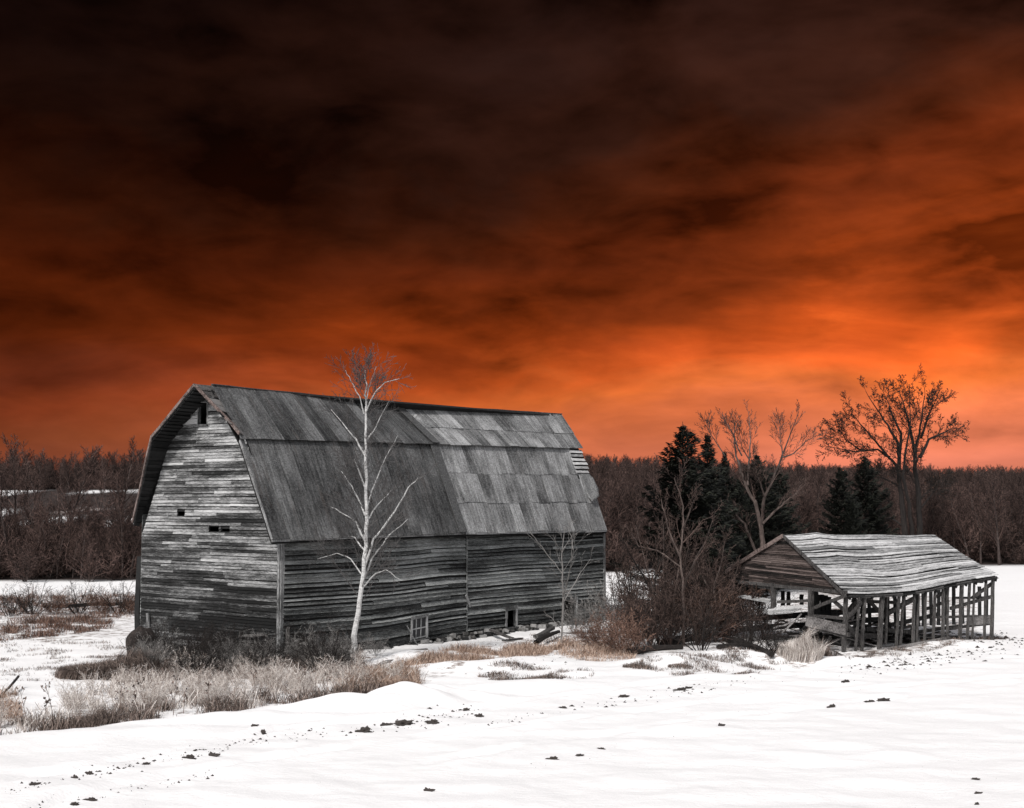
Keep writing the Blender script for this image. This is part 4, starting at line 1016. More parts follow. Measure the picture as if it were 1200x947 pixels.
# --- light young trees amid the thicket left of the shed
PY = dict(max=3, n=[12, 5, 4, 2], t0=[.25, .2, .2, .2], len=[.24, .45, .45, .4], tap=[.35, .3, .2, .2], ang=[34, 34, 32, 30], seg=[5, 4, 3, 3], wob=[.07, .10, .12, .12], up=[.06, .04, .02, 0], rr=[.45, .55, .6, .6], rmin=.008, limb_lvl=0)
gy = G(801, 757)
limb_tree('young_tree', gy, 'light brown bare young tree rising from the thicket before the tallest spruce', 'tree',
          [([(801, 760), (801, 720), (800, 680), (797, 650), (801, 610), (799, 585), (790, 560)], .07, .015), ([(798, 655), (785, 625), (778, 600), (775, 585)], .045, .01), ([(800, 620), (812, 590), (818, 575)], .04, .01), ([(801, 690), (815, 655), (828, 632), (838, 600)], .05, .01), ([(799, 665), (770, 645), (748, 640), (740, 625)], .04, .01)],
          PY, M_BARK, M_TWIG, jit=1.0)
gy = G(775, 756)
limb_tree('young_tree', gy, 'dark crooked bare young tree at the left side of the thicket', 'tree',
          [([(773, 760), (765, 725), (766, 690), (772, 660), (768, 630)], .08, .015), ([(766, 700), (752, 672), (738, 650), (728, 628)], .05, .01), ([(770, 665), (785, 640), (790, 610)], .04, .01)], PY, M_DARKBARK, M_TWIG, jit=1.0)
gy = G(838, 752)
limb_tree('young_tree', gy, 'slanting bare young tree at the right side of the thicket', 'tree',
          [([(838, 756), (842, 720), (836, 690), (845, 660), (850, 632)], .07, .012), ([(840, 715), (858, 690), (866, 660)], .04, .01), ([(838, 700), (822, 675), (815, 650)], .04, .01)], PY, M_BARK, M_TWIG, jit=1.0)
PT = dict(max=2, n=[10, 6, 4], t0=[.2, .2, .2], len=[.3, .45, .45], tap=[.5, .3, .2], ang=[30, 30, 30], seg=[5, 4, 3], wob=[.06, .09, .10], up=[.04, .02, 0], rr=[.45, .6, .7], rmin=.008)
for (px, py, h, st, mt, lab) in [(750, 752, 4.6, 4, M_DARKBARK, 'clump of tall dark bare stems at the thicket left edge'), (785, 750, 5.6, 5, M_BARK, 'clump of tall brown bare stems left of the light young tree'), (822, 750, 5.2, 5, M_DARKBARK, 'clump of tall dark bare stems right of the light young tree'), (855, 744, 4.0, 4, M_BARK, 'clump of brown bare stems beside the shed left end'), (880, 752, 2.6, 4, M_DARKBARK, 'low clump of dark stems before the shed gable')]:
    random.seed(int(px)); plain_tree('stem_clump', G(px, py), lab, 'tree', h, PT, mt, M_TWIG, .05, 'stem clumps in the thicket', stems=st, spread=.38)
# --- shrubs: one of each kind, copied with its own description
def shrub_meshes(kind, seed, h, stems, spread, r, tm, cm, P):
    random.seed(seed); tr = []; br = []
    for s in range(stems):
        a = random.random() * 6.28; q = random.uniform(0, spread); d = Vector((math.cos(a) * q, math.sin(a) * q, 1)); pts, _ = wander(Vector((math.cos(a) * .25 * q, math.sin(a) * .25 * q, -.1)), d, h * random.uniform(.6, 1.05), 6, .10, -.02)
        tr.append((pts, r * random.uniform(.6, 1.1), r * .25, 0)); sprout(br, pts, r, r * .25, 0, P)
    mb = MB(); tubes(mb, tr, lambda q: 4); m1 = bpy.data.meshes.new('stems'); m1.from_pydata(mb.v, [], mb.f); m1.materials.append(tm)
    mc = MB(); tubes(mc, br, lambda q: 3); m2 = bpy.data.meshes.new('twigs'); m2.from_pydata(mc.v, [], mc.f); m2.materials.append(cm)
    return m1, m2
PS_ = dict(max=2, n=[8, 5, 3], t0=[.15, .15, .1], len=[.45, .45, .45], tap=[.35, .3, .2], ang=[38, 40, 38], seg=[5, 4, 3], wob=[.13, .15, .15], up=[.02, .0, -.02], rr=[.6, .65, .7], rmin=.006)
SH = {'bramble': shrub_meshes('b', 31, 2.4, 16, .8, .024, M_TWIG, M_TWIG, PS_), 'russet': shrub_meshes('r', 32, 1.7, 20, 1.0, .014, M_REDTWIG, M_REDTWIG, PS_),
      'dark': shrub_meshes('d', 33, 2.2, 12, 1.1, .03, M_DARKBARK, M_DARKBARK, dict(PS_, n=[6, 4, 2])), 'pale': shrub_meshes('p', 34, 1.8, 14, .9, .012, M_PALETWIG, M_PALETWIG, PS_)}
SHO = {}
def shrub(kind, px, py, s, rz, lab, grp, name='bare_shrub', cat='shrub', sz=None):
    b = G(px, py); root = empty(name, b, lab, cat, grp, R(rz))
    ch_ = []
    for nm, me in zip(('stems', 'twigs'), SH[kind]):
        o = bpy.data.objects.new(nm, me); col.objects.link(o); o.parent = root; o.scale = (s, s, sz or s); ch_.append(o)
    SHO.setdefault(kind, tuple(ch_))
GT = 'tangled bare shrubs between the barn and the shed'
for i, (k, px, py, s, rz, lab) in enumerate([
    ('russet', 712, 764, .95, 0, 'russet twiggy bush nearest the right end of the barn'), ('russet', 693, 758, .7, 70, 'small russet bush low at the right end of the barn wall'),
    ('russet', 732, 768, 1.0, 140, 'dense russet bush on the snow bank, between the barn bush and the thicket'), ('pale', 722, 742, 1.5, 30, 'pale grey shrub seen against snow at the barn far corner'),
    ('bramble', 745, 758, .9, 60, 'brown bramble at the left edge of the thicket'), ('bramble', 764, 762, 1.05, 100, 'brown bramble at the foot of the crooked young tree'),
    ('dark', 758, 748, 1.1, 15, 'black-stemmed shrub behind the left edge of the thicket'), ('bramble', 786, 758, 1.15, 200, 'tall brown bramble at the middle of the thicket'),
    ('bramble', 815, 756, 1.2, 280, 'tall brown bramble right of the light young tree'), ('russet', 828, 752, 1.35, 320, 'reddish twig thicket below the short spruce'),
    ('bramble', 848, 752, 1.2, 20, 'brown bramble reaching to the left end of the shed'), ('russet', 862, 742, 1.5, 110, 'reddish thicket under the left end of the shed gable'),
    ('dark', 878, 768, .85, 160, 'dark arching shrub on the snow in front of the shed gable'), ('dark', 898, 770, .75, 240, 'dark low shrub before the sagging board panel'),
    ('bramble', 893, 750, .95, 310, 'brown bramble beneath the sagging board panel'), ('dark', 912, 768, .6, 50, 'small dark shrub left of the plumed grass clump'),
    ('bramble', 778, 748, 1.3, 345, 'very tall brown bramble left of the light young tree'), ('dark', 792, 742, 1.3, 45, 'very tall black-stemmed shrub behind the light young tree'), ('bramble', 856, 746, 1.25, 75, 'very tall brown bramble hiding the shed left corner'), ('dark', 822, 762, .9, 130, 'black-stemmed shrub at the front of the thicket on the drift'), ('bramble', 735, 748, 1.2, 260, 'tall brown bramble between the grey shrub and the thicket'),
    ('bramble', 800, 735, 1.4, 330, 'deep brown bramble behind the light young tree'), ('dark', 835, 735, 1.4, 190, 'dark shrub deep inside the thicket')]):
    shrub(k, px, py, s, rz, lab, GT)
for (k, px, py, s, rz, lab) in [
    ('pale', 352, 780, .75, 10, 'pale wiry shrub beside the near corner of the barn'), ('pale', 378, 778, .7, 100, 'pale wiry shrub between the barn corner and the birch'), ('pale', 400, 778, .65, 190, 'pale wiry shrub touching the left side of the birch foot'),
    ('pale', 440, 772, .45, 250, 'small pale shrub just right of the birch foot'), ('dark', 268, 790, .55, 300, 'small dark shrub at the middle of the gable foot'), ('pale', 295, 790, .55, 340, 'pale wiry shrub at the right part of the gable foot'),
    ('dark', 228, 785, .6, 60, 'dark wiry shrub at the left part of the gable foot'), ('dark', 190, 780, .7, 60, 'dark wiry shrub covering the left corner of the gable'), ('pale', 688, 742, .95, 120, 'grey wiry shrub over the right end of the long barn wall'), ('pale', 672, 742, .7, 200, 'grey wiry shrub before the dark doorway'),
    ('dark', 340, 775, .5, 220, 'dark low shrub behind the grey stake')]:
    shrub(k, px, py, s, rz, lab, 'wiry shrubs along the barn foot')
for (px, py, s, rz, lab, k) in [
    (12, 722, .85, 0, 'dark gnarled bramble at the left picture edge of the field', 'dark'), (38, 720, 1.0, 80, 'dark gnarled bramble second from the left in the field', 'dark'), (66, 720, .9, 150, 'reddish bramble third from the left in the field', 'russet'), (92, 719, 1.0, 230, 'dark gnarled bramble at the middle of the field hedge', 'dark'),
    (118, 719, .95, 290, 'reddish bramble right of the middle of the field hedge', 'russet'), (140, 719, 1.0, 20, 'dark gnarled bramble next to the barn in the field', 'dark'), (155, 718, .8, 120, 'reddish bramble touching the barn left edge', 'russet'), (25, 718, .9, 45, 'reddish bramble behind the two leftmost dark ones', 'russet')]:
    shrub(k, px, py, s, rz, lab, 'hedge of brambles in the field left of the barn', sz=s * .85)
thing_beam('fallen_pole', 'long dark pole lying along the bramble hedge left of the barn', 'pole', G(62, 716, .25), G(166, 712, .3), .25, .18, M_DARKBARK, seg=8, jit=.05)
thing_beam('fallen_pole', 'broken leaning branch stuck in the snow at the far left', 'pole', G(-5, 822, .02), G(22, 806, .35), .06, .05, M_DARKBARK, seg=4)
# logs under the thicket
for (x0, y0, x1, y1, w, lab) in [(735, 768, 800, 765, .16, 'snowy log lying at the front of the thicket'), (778, 757, 845, 750, .2, 'thick dark log lying across the thicket foot'), (852, 752, 905, 772, .16, 'dark pole slanting down to the right before the shed'), (842, 762, 885, 770, .1, 'thin dark pole lying in front of the slanting one'), (628, 757, 655, 746, .12, 'short dark log lying left of the sapling')]:
    A, B = G(x0, y0, .12), G(x1, y1, .22); mb = MB(); mb.tube([A, A.lerp(B, .35) + Vector((0, 0, .06)), A.lerp(B, .7) + Vector((0, .05, .04)), B], w, w * .6, 7, .08); tag(mb.build('log', M_DARKBARK), lab, 'log', 'logs and poles lying in the snow')
# --- dry grass
def blades(polys, n, h, w, lean, mats, name, label_kind=None, pts=None, clump=.0, seed=1, flat=1.):
    rs = np.random.default_rng(seed); V = []; 
    if pts is None:
        P = []
        for poly, wt in polys:
            poly = poly_px(poly); xs = [p[0] for p in poly]; ys = [p[1] for p in poly]; k = 0; m = int(n * wt)
            while k < m:
                x, y = rs.uniform(min(xs), max(xs)), rs.uniform(min(ys), max(ys))
                if not inside(poly, x, y): continue
                d = noise.noise(Vector((x * .8, y * .8, seed))) * .5 + .5 + .3 * noise.noise(Vector((x * 2.6, y * 2.6, seed + 3)))
                if d < clump + rs.uniform(-.08, .08): continue
                P.append((x, y, max(.3, min(1.5, .1 + 1.3 * d)))); k += 1
        P = np.array(P)
    else: P = np.array(pts)
    n = len(P); z = np.array([height(a, b) for a, b, _ in P]); az = rs.uniform(0, 6.283, n); L = h * P[:, 2] * (.3 + .95 * rs.random(n) ** 1.6); ln = lean * rs.uniform(.2, 1.3, n)
    dx, dy = np.cos(az), np.sin(az); fa = rs.uniform(0, 6.283, n); wx, wy = np.cos(fa) * w / 2, np.sin(fa) * w / 2
    b = np.stack([P[:, 0], P[:, 1], z - .03], 1); m_ = b + np.stack([dx * ln * L * .35, dy * ln * L * .35, L * .6 * flat], 1); t = b + np.stack([dx * ln * L, dy * ln * L, L * (1 - .35 * ln) * flat], 1)
    W = np.stack([wx, wy, wx * 0], 1)
    V = np.stack([b - W, b + W, m_ + W * .8, m_ - W * .8, t], 1).reshape(-1, 3); i = np.arange(n) * 5
    loops = np.stack([i, i + 1, i + 2, i + 3, i + 3, i + 2, i + 4], 1).ravel().astype(np.int32)
    me = bpy.data.meshes.new(name); me.vertices.add(len(V)); me.vertices.foreach_set('co', V.astype(np.float32).ravel()); me.loops.add(len(loops)); me.loops.foreach_set('vertex_index', loops)
    me.polygons.add(2 * n); ls = np.stack([np.arange(n) * 7, np.arange(n) * 7 + 4], 1).ravel().astype(np.int32); me.polygons.foreach_set('loop_start', ls); me.update(calc_edges=True); me.validate()
    me.materials.append(mats); o = bpy.data.objects.new(name, me); col.objects.link(o); return o
def stuff(o, lab, cat): return tag(o, lab, cat, kind='stuff')
fr = [([(-40, 862), (-40, 845), (60, 835), (120, 808), (170, 785), (330, 780), (420, 782), (500, 792), (430, 810), (300, 828), (160, 845), (0, 862)], 1.)]
stuff(blades(fr, 7500, .66, .016, 1.5, M_FROST, 'frosted_weeds', seed=3, clump=.52), 'frost-pale dry weeds in a wide band before the barn gable', 'weeds')
stuff(blades([([(-40, 868), (-40, 852), (150, 836), (300, 816), (400, 806), (500, 800), (430, 815), (300, 832), (160, 848), (0, 866)], 1.), ([(150, 800), (160, 770), (250, 768), (335, 772), (420, 774), (430, 782), (330, 796), (200, 800)], 1.3)], 6500, .5, .017, .9, M_BROWNG, 'dark_undergrowth', seed=4, clump=.5), 'dark brown undergrowth along the foot of the pale weeds', 'undergrowth')
stuff(blades([([(392, 812), (400, 790), (440, 784), (490, 788), (492, 806), (430, 812)], .35), ([(430, 790), (520, 768), (600, 758), (660, 758), (640, 768), (560, 776), (500, 786)], .55), ([(640, 765), (660, 750), (740, 752), (745, 775), (700, 778)], .3), ([(-40, 838), (-40, 820), (20, 815), (30, 850)], .12)], 24000, .42, .012, 1.15, M_TAWNY, 'tawny_grass', seed=5, clump=.36), 'tawny tufted grass running from the birch to the thicket', 'grass')
stuff(blades([([(-40, 740), (-40, 700), (168, 697), (165, 722), (60, 730)], .6), ([(-40, 754), (0, 735), (60, 725), (140, 722), (130, 738), (60, 748)], .4)], 17000, .42, .018, 1.1, M_REDTWIG, 'field_grass', seed=6, clump=.5), 'reddish dry field grass left of the barn', 'grass')
stuff(blades([([(-40, 800), (-40, 752), (140, 750), (160, 775), (100, 800)], 1.)], 5000, .16, .014, 1.0, M_BROWNG, 'stubble', seed=8, clump=.6), 'thin stubble poking through the snow left of the gable', 'grass')
stuff(blades([([(560, 794), (560, 786), (600, 783), (650, 787), (700, 792), (690, 800), (620, 800)], .25), ([(740, 790), (770, 778), (860, 778), (900, 785), (800, 796)], .3), ([(840, 775), (930, 755), (985, 765), (950, 785), (880, 785)], .5), ([(985, 782), (1010, 768), (1160, 745), (1190, 748), (1100, 762)], .35), ([(560, 752), (640, 742), (720, 742), (700, 750), (600, 758)], .2)], 12000, .20, .012, 1.0, M_BROWNG, 'ground_litter_grass', seed=9, clump=.56), 'short brown grass tips through the drifted snow', 'grass')
def clump_thing(px, py, rx, ry, n, h, w, mat, lab, cat='grass clump', name='grass_clump', lean=.8, grp='grass clumps on the snow', seed=1):
    g = G(px, py); rs = np.random.default_rng(seed); r = np.sqrt(rs.random(n)) ; a = rs.uniform(0, 6.283, n)
    pts = np.stack([g.x + np.cos(a) * r * rx, g.y + np.sin(a) * r * ry, 1.25 - .6 * r], 1); o = blades(None, 0, h, w, lean, mat, name, pts=pts, seed=seed)
    return tag(o, lab, cat, grp)
clump_thing(937, 772, .85, .7, 2600, 1.05, .012, M_FROST, 'tall pinkish plumed grass clump at the front of the shed gable', seed=40, lean=.55)
clump_thing(962, 772, .6, .5, 1200, .6, .012, M_BROWNG, 'darker short grass clump between the plumed clump and the shed post', seed=41)
clump_thing(130, 792, 1.9, 1.3, 6500, 1.0, .016, M_BROWNG, 'big brown grass heap left of the barn gable', seed=42, lean=1.1)
clump_thing(100, 850, .9, .5, 1800, .5, .013, M_BROWNG, 'brown drooping grass mound near the left snow edge', seed=43, lean=1.1)
clump_thing(633, 798, .75, .35, 900, .28, .013, M_BROWNG, 'brown grass tuft alone on the snow below the glassless window', seed=44, lean=1.1)
clump_thing(588, 797, .5, .25, 400, .2, .012, M_BROWNG, 'low brown tuft left of the lone tuft', seed=45, lean=1.1)
clump_thing(446, 806, 1.1, .5, 2600, .45, .013, M_TAWNY, 'bright tawny grass clump right of the pale weeds', seed=46, lean=1.)
clump_thing(430, 800, .8, .5, 1600, .5, .013, M_TAWNY, 'tawny grass clump in front of the birch foot', seed=47, lean=.9)
clump_thing(745, 782, .5, .3, 600, .4, .012, M_BROWNG, 'brown tuft under the russet bush on the bank', seed=48, lean=1.)
clump_thing(798, 784, .5, .3, 500, .35, .012, M_BROWNG, 'brown tuft on the drift before the thicket', seed=49, lean=1.)
clump_thing(872, 790, .5, .3, 350, .2, .012, M_BROWNG, 'low brown tuft at the right foot of the drift', seed=50, lean=1.1)
# --- weeds with seed heads
def weed(px, py, hpx, lab, seed):
    random.seed(seed); b = G(px, py); h = hpx / F * b.y; root = empty('seed_weed', b, lab, 'weed', 'dead weeds with seed heads')
    pts, _ = wander(Vector((0, 0, -.05)), Vector((random.uniform(-.12, .12), 0, 1)), h, 6, .05, 0); st = MB(); st.tube(pts, .013, .006, 4); hd = MB()
    for i in range(7):
        p, d = along(pts, random.uniform(.4, .98)); q, _ = wander(p, rdir(d, R(45), random.random() * 6.28), h * random.uniform(.12, .25), 3, .1, .1); st.tube(q, .006, .004, 3)
        for _ in range(4):
            s = random.uniform(.012, .028); hd.box(q[-1] + Vector([random.gauss(0, .018) for _ in range(3)]), (s, s, s * 1.6), Matrix.Rotation(random.random() * 3, 3, 'X') @ Matrix.Rotation(random.random() * 3, 3, 'Z'))
    st.build('stem', M_BROWNG, root); hd.build('seed_heads', M_BROWNG, root)
for i, (px, py, hp, lab) in enumerate([(33, 850, 42, 'dead seed-headed weed near the left picture edge'), (52, 848, 30, 'short dead weed beside the leftmost one'), (63, 846, 46, 'dead weed left of the brown grass mound, forked at the top'), (140, 842, 40, 'dead weed right of the brown grass mound'), (154, 840, 34, 'slender dead weed in front of the gable left corner'), (203, 838, 42, 'tall dead weed in the pale band below the gable'), (215, 836, 28, 'low dead weed beside the tall one below the gable'), (168, 820, 40, 'dead weed standing among frosted grass at the gable left end'), (245, 830, 34, 'dead weed at the middle of the pale weed band'), (300, 822, 34, 'dead weed in the right half of the pale weed band'), (350, 815, 30, 'dead weed below the near barn corner'), (382, 812, 28, 'dead weed at the right end of the pale weed band')]):
    weed(px, py, hp, lab, 100 + i)
# --- clods in the snow
random.seed(5)
def clod_mesh(seed):
    b_ = bmesh.new(); bmesh.ops.create_icosphere(b_, subdivisions=3, radius=1); o_ = Vector((seed * 7.3, 2, 1))
    for v in b_.verts:
        k = 1 + .8 * noise.noise(v.co * 1.9 + o_) + .6 * noise.noise(v.co * 5.5 + o_) + .3 * noise.noise(v.co * 13 + o_); v.co = Vector((v.co.x * .34, v.co.y * .2, v.co.z * .17)) * k
    me = bpy.data.meshes.new('soil_clod'); b_.to_mesh(me); b_.free(); me.materials.append(M_SOIL); return me
CL_LAB = {0: 'ragged soil clod at the left end of the row below the snow mound', 1: 'small soil clod second in the row below the snow mound', 2: 'widest soil clod in the middle of the row below the snow mound', 3: 'dark soil clod at the right end of the row below the snow mound', 16: 'soil clod alone near the bottom middle of the snow', 17: 'soil clod lowest and nearest below the middle of the snow', 18: 'rounded dark soil clod alone on the snow in front of the shed'}
CLM = [clod_mesh(s) for s in range(4)]
for i, (px, py, s) in enumerate([(427, 858, 1.5), (452, 850, 1.1), (474, 849, 2.0), (507, 848, 1.6), (308, 857, 1.2), (298, 851, 1.0), (547, 833, 1.0), (562, 840, 1.1), (222, 889, 1.2), (250, 886, 1.2), (172, 896, 1.0), (105, 907, 1.2), (88, 912, 1.0), (40, 920, 1.2), (88, 942, 1.2), (106, 935, 1.1), (648, 890, 1.3), (502, 927, 1.1), (1036, 818, 1.4), (1020, 822, 1.0), (975, 829, .9), (845, 851, .9), (732, 817, 1.0), (660, 830, 1.0), (798, 809, 1.2), (806, 807, 1.0), (680, 886, .8), (705, 878, .7), (1145, 943, .7), (1146, 930, .8), (1144, 914, .8), (991, 801, .9)]):
    g = G(px, py); o = bpy.data.objects.new('soil_clod', CLM[i % 4]); col.objects.link(o); s *= 8.5 * g.y / F / .6; o.location = g; o.rotation_euler = (0, 0, random.uniform(-.5, .5)); o.scale = (s * random.uniform(.7, 1.2), s * random.uniform(.5, .9), s * random.uniform(.8, 1.3))
    tag(o, CL_LAB.get(i, 'small dark clod of frozen soil poking out of the white snow'), 'clod', 'soil clods scattered on the snow')
mb = MB()
def crumbs(px0, py0, px1, py1, n, sx, sy, s0, s1):
    for _ in range(n):
        t = random.random(); g = G(px0 + (px1 - px0) * t + random.gauss(0, sx), py0 + (py1 - py0) * t + random.gauss(0, sy)); s = random.uniform(s0, s1) * .85 * min(1, g.y / 45) * random.random() ** .6; n = len(mb.v); a = random.random() * 6.28
        for k in range(5): q = a + k * 1.2566; rr = s * random.uniform(.35, 1.1); mb.v.append((g.x + math.cos(q) * rr * 1.5, g.y + math.sin(q) * rr, g.z - .02 + random.uniform(0, .3) * s))
        mb.v.append((g.x, g.y, g.z + s * random.uniform(.4, .9)))
        for k in range(5): mb.f.append((n + k, n + (k + 1) % 5, n + 5))
crumbs(0, 945, 1180, 775, 160, 60, 30, .012, .035); crumbs(0, 928, 300, 868, 190, 7, 2.5, .03, .11); crumbs(30, 946, 260, 905, 90, 7, 2.5, .03, .10); crumbs(300, 868, 560, 838, 110, 9, 3, .03, .10); crumbs(440, 852, 560, 832, 70, 8, 5, .03, .12); crumbs(560, 850, 860, 800, 110, 12, 3, .03, .10)
crumbs(760, 812, 960, 790, 60, 12, 3, .02, .06); crumbs(1000, 783, 1190, 760, 190, 12, 4, .04, .13); crumbs(980, 790, 1120, 770, 70, 14, 4, .03, .09); crumbs(1100, 935, 1200, 860, 40, 40, 25, .015, .035); crumbs(620, 900, 900, 840, 22, 12, 4, .015, .05)
crumbs(1050, 778, 1200, 752, 60, 8, 3, .05, .14); crumbs(560, 780, 700, 770, 60, 20, 4, .03, .09); crumbs(1110, 746, 1200, 750, 160, 8, 3, .05, .16); crumbs(700, 662, 720, 661, 12, 8, 1, .1, .3)
stuff(mb.build('soil_crumbs', M_SOIL), 'scattered dark soil crumbs along the tracks in the snow', 'soil')
# ------------------------------------------------------------------ the wood
random.seed(77)
PF_ = dict(max=2, n=[22, 9, 5], t0=[.25, .2, .15], len=[.34, .48, .5], tap=[.62, .3, .2], ang=[36, 32, 30], seg=[5, 4, 2], wob=[.09, .13, .15], up=[.07, .04, .02], rr=[.45, .5, .6], rmin=.022)
GF = 'bare trees along the edge of the wood'
protos = []
defs = [(20, 513, 150, .20, 'broad-crowned bare tree on the skyline at the far left'), (82, 518, 155, .2, 'narrower bare tree on the skyline, middle of the three left of the barn'), (137, 517, 150, .2, 'bare tree on the skyline closest to the barn left edge'), (110, 545, 122, .15, 'pale slender bare tree at the front of the wood left of the barn')]
for i, (px, yt, Y, r, lab) in enumerate(defs):
    top = AT(px, yt, Y); b = Vector((top.x, Y, height(top.x, Y) - .1)); h = top.z - b.z
    protos.append(plain_tree('woodland_tree', b, lab, 'tree', h * .93, PF_ if i < 3 else dict(PF_, n=[14, 5, 3], ang=[30, 32, 32]), M_FORTRUNK, M_FORTWIG, r, GF, lean=random.uniform(-.06, .06)))
def copy_tree(i, px, yt, Y, lab):
    src = protos[i]; top = AT(px, yt, Y); b = Vector((top.x, Y, height(top.x, Y) - .1)); h = top.z - b.z
    r = src.copy(); col.objects.link(r); r.location = b; r.rotation_euler = (0, 0, random.random() * 6.28); r['label'] = lab
    s = h / (AT(defs[i][0], defs[i][1], defs[i][2]).z - src.location.z); r.scale = (s, s, s)
    for ch in src.children:
        c = ch.copy(); col.objects.link(c); c.parent = r
    return r
sh = 'slender bare tree at the front edge of the dark wood'
for (i, px, yt, Y) in [(3, 15, 560, 112), (2, 45, 548, 118), (3, 72, 560, 114), (1, 95, 566, 110), (3, 128, 552, 116), (2, 150, 556, 114), (3, 5, 548, 124), (3, 58, 543, 126), (1, 718, 560, 130), (3, 738, 568, 134), (3, 755, 556, 138), (1, 935, 565, 145), (3, 955, 556, 140), (2, 1038, 566, 146), (3, 1105, 572, 138), (1, 1135, 566, 142), (2, 1190, 562, 140), (3, 1150, 574, 136)]:
    copy_tree(i, px, yt, Y, sh)
copy_tree(0, 1168, 556, 128, 'dark wide bare tree at the right edge of the field')
def wood(name, n, ymin, ymax, srcs, smin, smax, seed, dens=None, poly=None, scf=None):
    rs = np.random.default_rng(seed); V = []
    if poly:
        poly = poly_px(poly); xs = [p[0] for p in poly]; ys_ = [p[1] for p in poly]
        while len(V) < n:
            x, y = rs.uniform(min(xs), max(xs)), rs.uniform(min(ys_), max(ys_))
            if inside(poly, x, y) and noise.noise(Vector((x * .7, y * .7, seed))) > .02: V.append((x, y, height(x, y)))
    while len(V) < n:
        y = ymin + (ymax - ymin) * rs.random() ** 1.15; x = rs.uniform(-1, 1) * (y * .44 + 8)
        if y < forest_edge(x) + 2: continue
        if dens and not dens(x, y, rs): continue
        V.append((x, y, height(x, y) - .2))
    o = mesh_obj(name, V, []); sa = o.data.attributes.new('sc', 'FLOAT', 'POINT'); sa.data.foreach_set('value', np.array([(scf(v[0], v[1]) if scf else 1.) * (rs.uniform(smin, smax) if not (scf and v[0] > 5) else rs.uniform(.62, .74)) for v in V], dtype=np.float32))
    g = bpy.data.node_groups.new(name + '_scatter', 'GeometryNodeTree'); g.interface.new_socket('Geometry', in_out='INPUT', socket_type='NodeSocketGeometry'); g.interface.new_socket('Geometry', in_out='OUTPUT', socket_type='NodeSocketGeometry')
    nn = g.nodes; lk = g.links; gi = nn.new('NodeGroupInput'); go_ = nn.new('NodeGroupOutput'); j = nn.new('GeometryNodeJoinGeometry')
    for group in srcs:
        jj = nn.new('GeometryNodeJoinGeometry')
        for ob in group:
            oi = nn.new('GeometryNodeObjectInfo'); oi.inputs['Object'].default_value = ob; oi.transform_space = 'ORIGINAL'; lk.new(oi.outputs['Geometry'], jj.inputs[0])
        ti = nn.new('GeometryNodeGeometryToInstance'); lk.new(jj.outputs[0], ti.inputs[0]); lk.new(ti.outputs[0], j.inputs[0])
    ip = nn.new('GeometryNodeInstanceOnPoints'); ip.inputs['Pick Instance'].default_value = True; lk.new(gi.outputs[0], ip.inputs['Points']); lk.new(j.outputs[0], ip.inputs['Instance'])
    rv = nn.new('FunctionNodeRandomValue'); rv.data_type = 'INT'; rv.inputs[4].default_value = 0; rv.inputs[5].default_value = len(srcs) - 1; lk.new(rv.outputs[2], ip.inputs['Instance Index'])
    r2 = nn.new('FunctionNodeRandomValue'); r2.data_type = 'FLOAT_VECTOR'; r2.inputs[0].default_value = (0, 0, 0); r2.inputs[1].default_value = (0, 0, 6.283); r2.inputs['Seed'].default_value = 3; lk.new(r2.outputs[0], ip.inputs['Rotation'])
    r3 = nn.new('GeometryNodeInputNamedAttribute'); r3.data_type = 'FLOAT'; r3.inputs['Name'].default_value = 'sc'; lk.new(r3.outputs['Attribute'], ip.inputs['Scale'])
    lk.new(ip.outputs[0], go_.inputs[0]); md = o.modifiers.new('scatter', 'NODES'); md.node_group = g
    return o
srcs = [tuple(p.children) for p in protos]
def dens_tree(x, y, rs):
    if x < -14 and 160 < y < 292: return rs.random() < .04     # snowy clearing on the left slope
    return True
def scf_(x, y):
    if x < -14: return (.60 if y < 130 else .42) if y < 160 else (.5 if y < 292 else .95)
    return .92 if x < 12 else .82
o = wood('distant_wood', 4800, 104, 420, srcs, .45, .80, 5, dens_tree, scf=scf_); stuff(o, 'dark reddish brown leafless wood covering the low hill behind', 'wood')
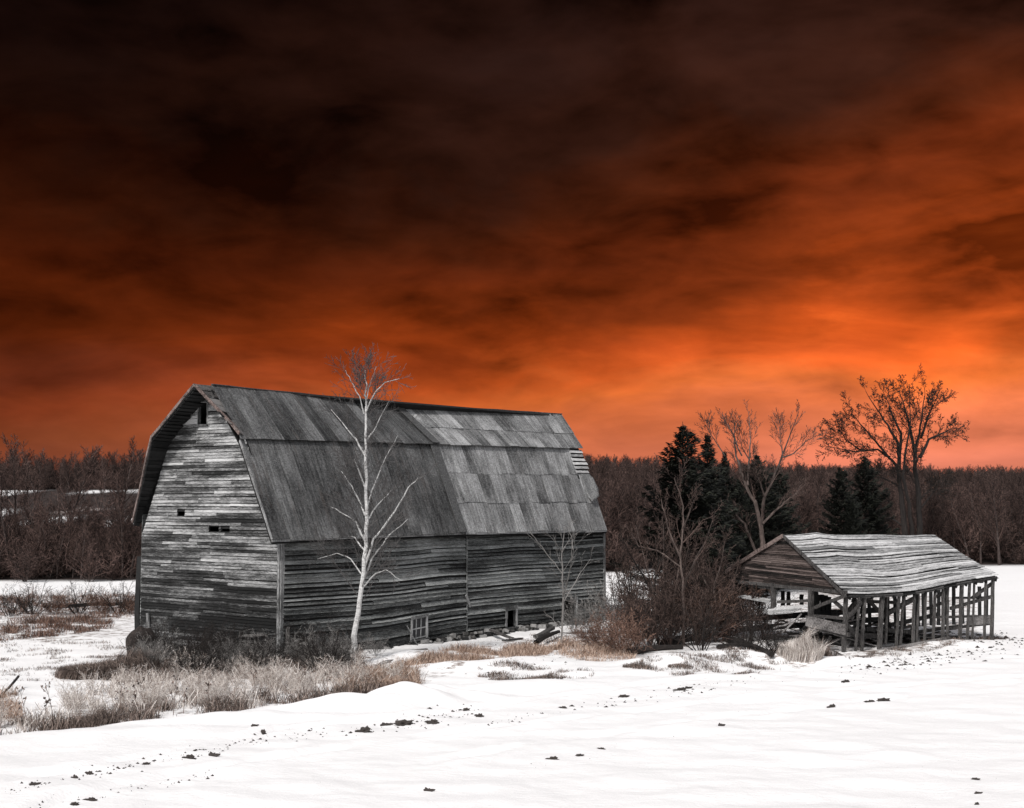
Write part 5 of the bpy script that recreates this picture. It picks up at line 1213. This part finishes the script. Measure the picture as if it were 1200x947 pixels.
# undergrowth of the wood
random.seed(88)
ub = []
for s in (51, 52):
    m1, m2 = shrub_meshes('u', s, 2.6, 14, .8, .03, M_FORTRUNK, M_FORTWIG, dict(PS_, rmin=.02, n=[7, 4, 2]))
    px, py = ((30, 682), (105, 681))[s - 51]; g = G0(px, py); g.z = height(g.x, g.y)
    root = empty('woodland_shrub', g, ('dark shrub at the foot of the wood at the far left', 'dark shrub at the foot of the wood next to the barn')[s - 51], 'shrub', 'shrubs at the foot of the wood')
    ch = []
    for nm, me in (('stems', m1), ('twigs', m2)):
        c = bpy.data.objects.new(nm, me); col.objects.link(c); c.parent = root; ch.append(c)
    ub.append(tuple(ch))
def dens_ub(x, y, rs):
    if x < -14 and 160 < y < 290: return False
    return True
o = wood('wood_undergrowth', 5600, 103, 400, ub, .7, 1.5, 6, dens_ub); stuff(o, 'dense brown undergrowth at the foot of the wood', 'undergrowth')
ps = []
for sd in (61, 62):
    m1, m2 = shrub_meshes('w', sd, 1.0, 7, .5, .007, M_FROST, M_FROST, dict(PS_, rmin=.0045, n=[9, 5, 0], max=1, seg=[4, 3, 2]))
    g = G(*((232, 812), (322, 806))[sd - 61]); root = empty('frosted_plant', g, ('frosted branching weed below the gable opening', 'frosted branching weed below the near barn corner')[sd - 61], 'weed', 'frosted branching weeds')
    ch = []
    for nm, me in (('stems', m1), ('twigs', m2)):
        c = bpy.data.objects.new(nm, me); col.objects.link(c); c.parent = root; ch.append(c)
    ps.append(tuple(ch))
o = wood('frosted_thicket', 130, 0, 0, ps, .28, .95, 8, poly=[(-40, 850), (60, 832), (120, 806), (170, 788), (330, 784), (420, 786), (490, 794), (420, 806), (300, 822), (160, 838), (0, 856)]); stuff(o, 'pale frosted branching weeds massed before the barn gable', 'weeds')
o = wood('bramble_growth', 95, 0, 0, [SHO['dark'], SHO['dark'], SHO['pale'], ps[0]], .28, .72, 12, poly=[(160, 790), (165, 770), (250, 770), (335, 774), (420, 776), (415, 786), (330, 792), (200, 796)]); stuff(o, 'dark tangled growth along the foot of the gable', 'undergrowth')
print('objects', len(bpy.data.objects))
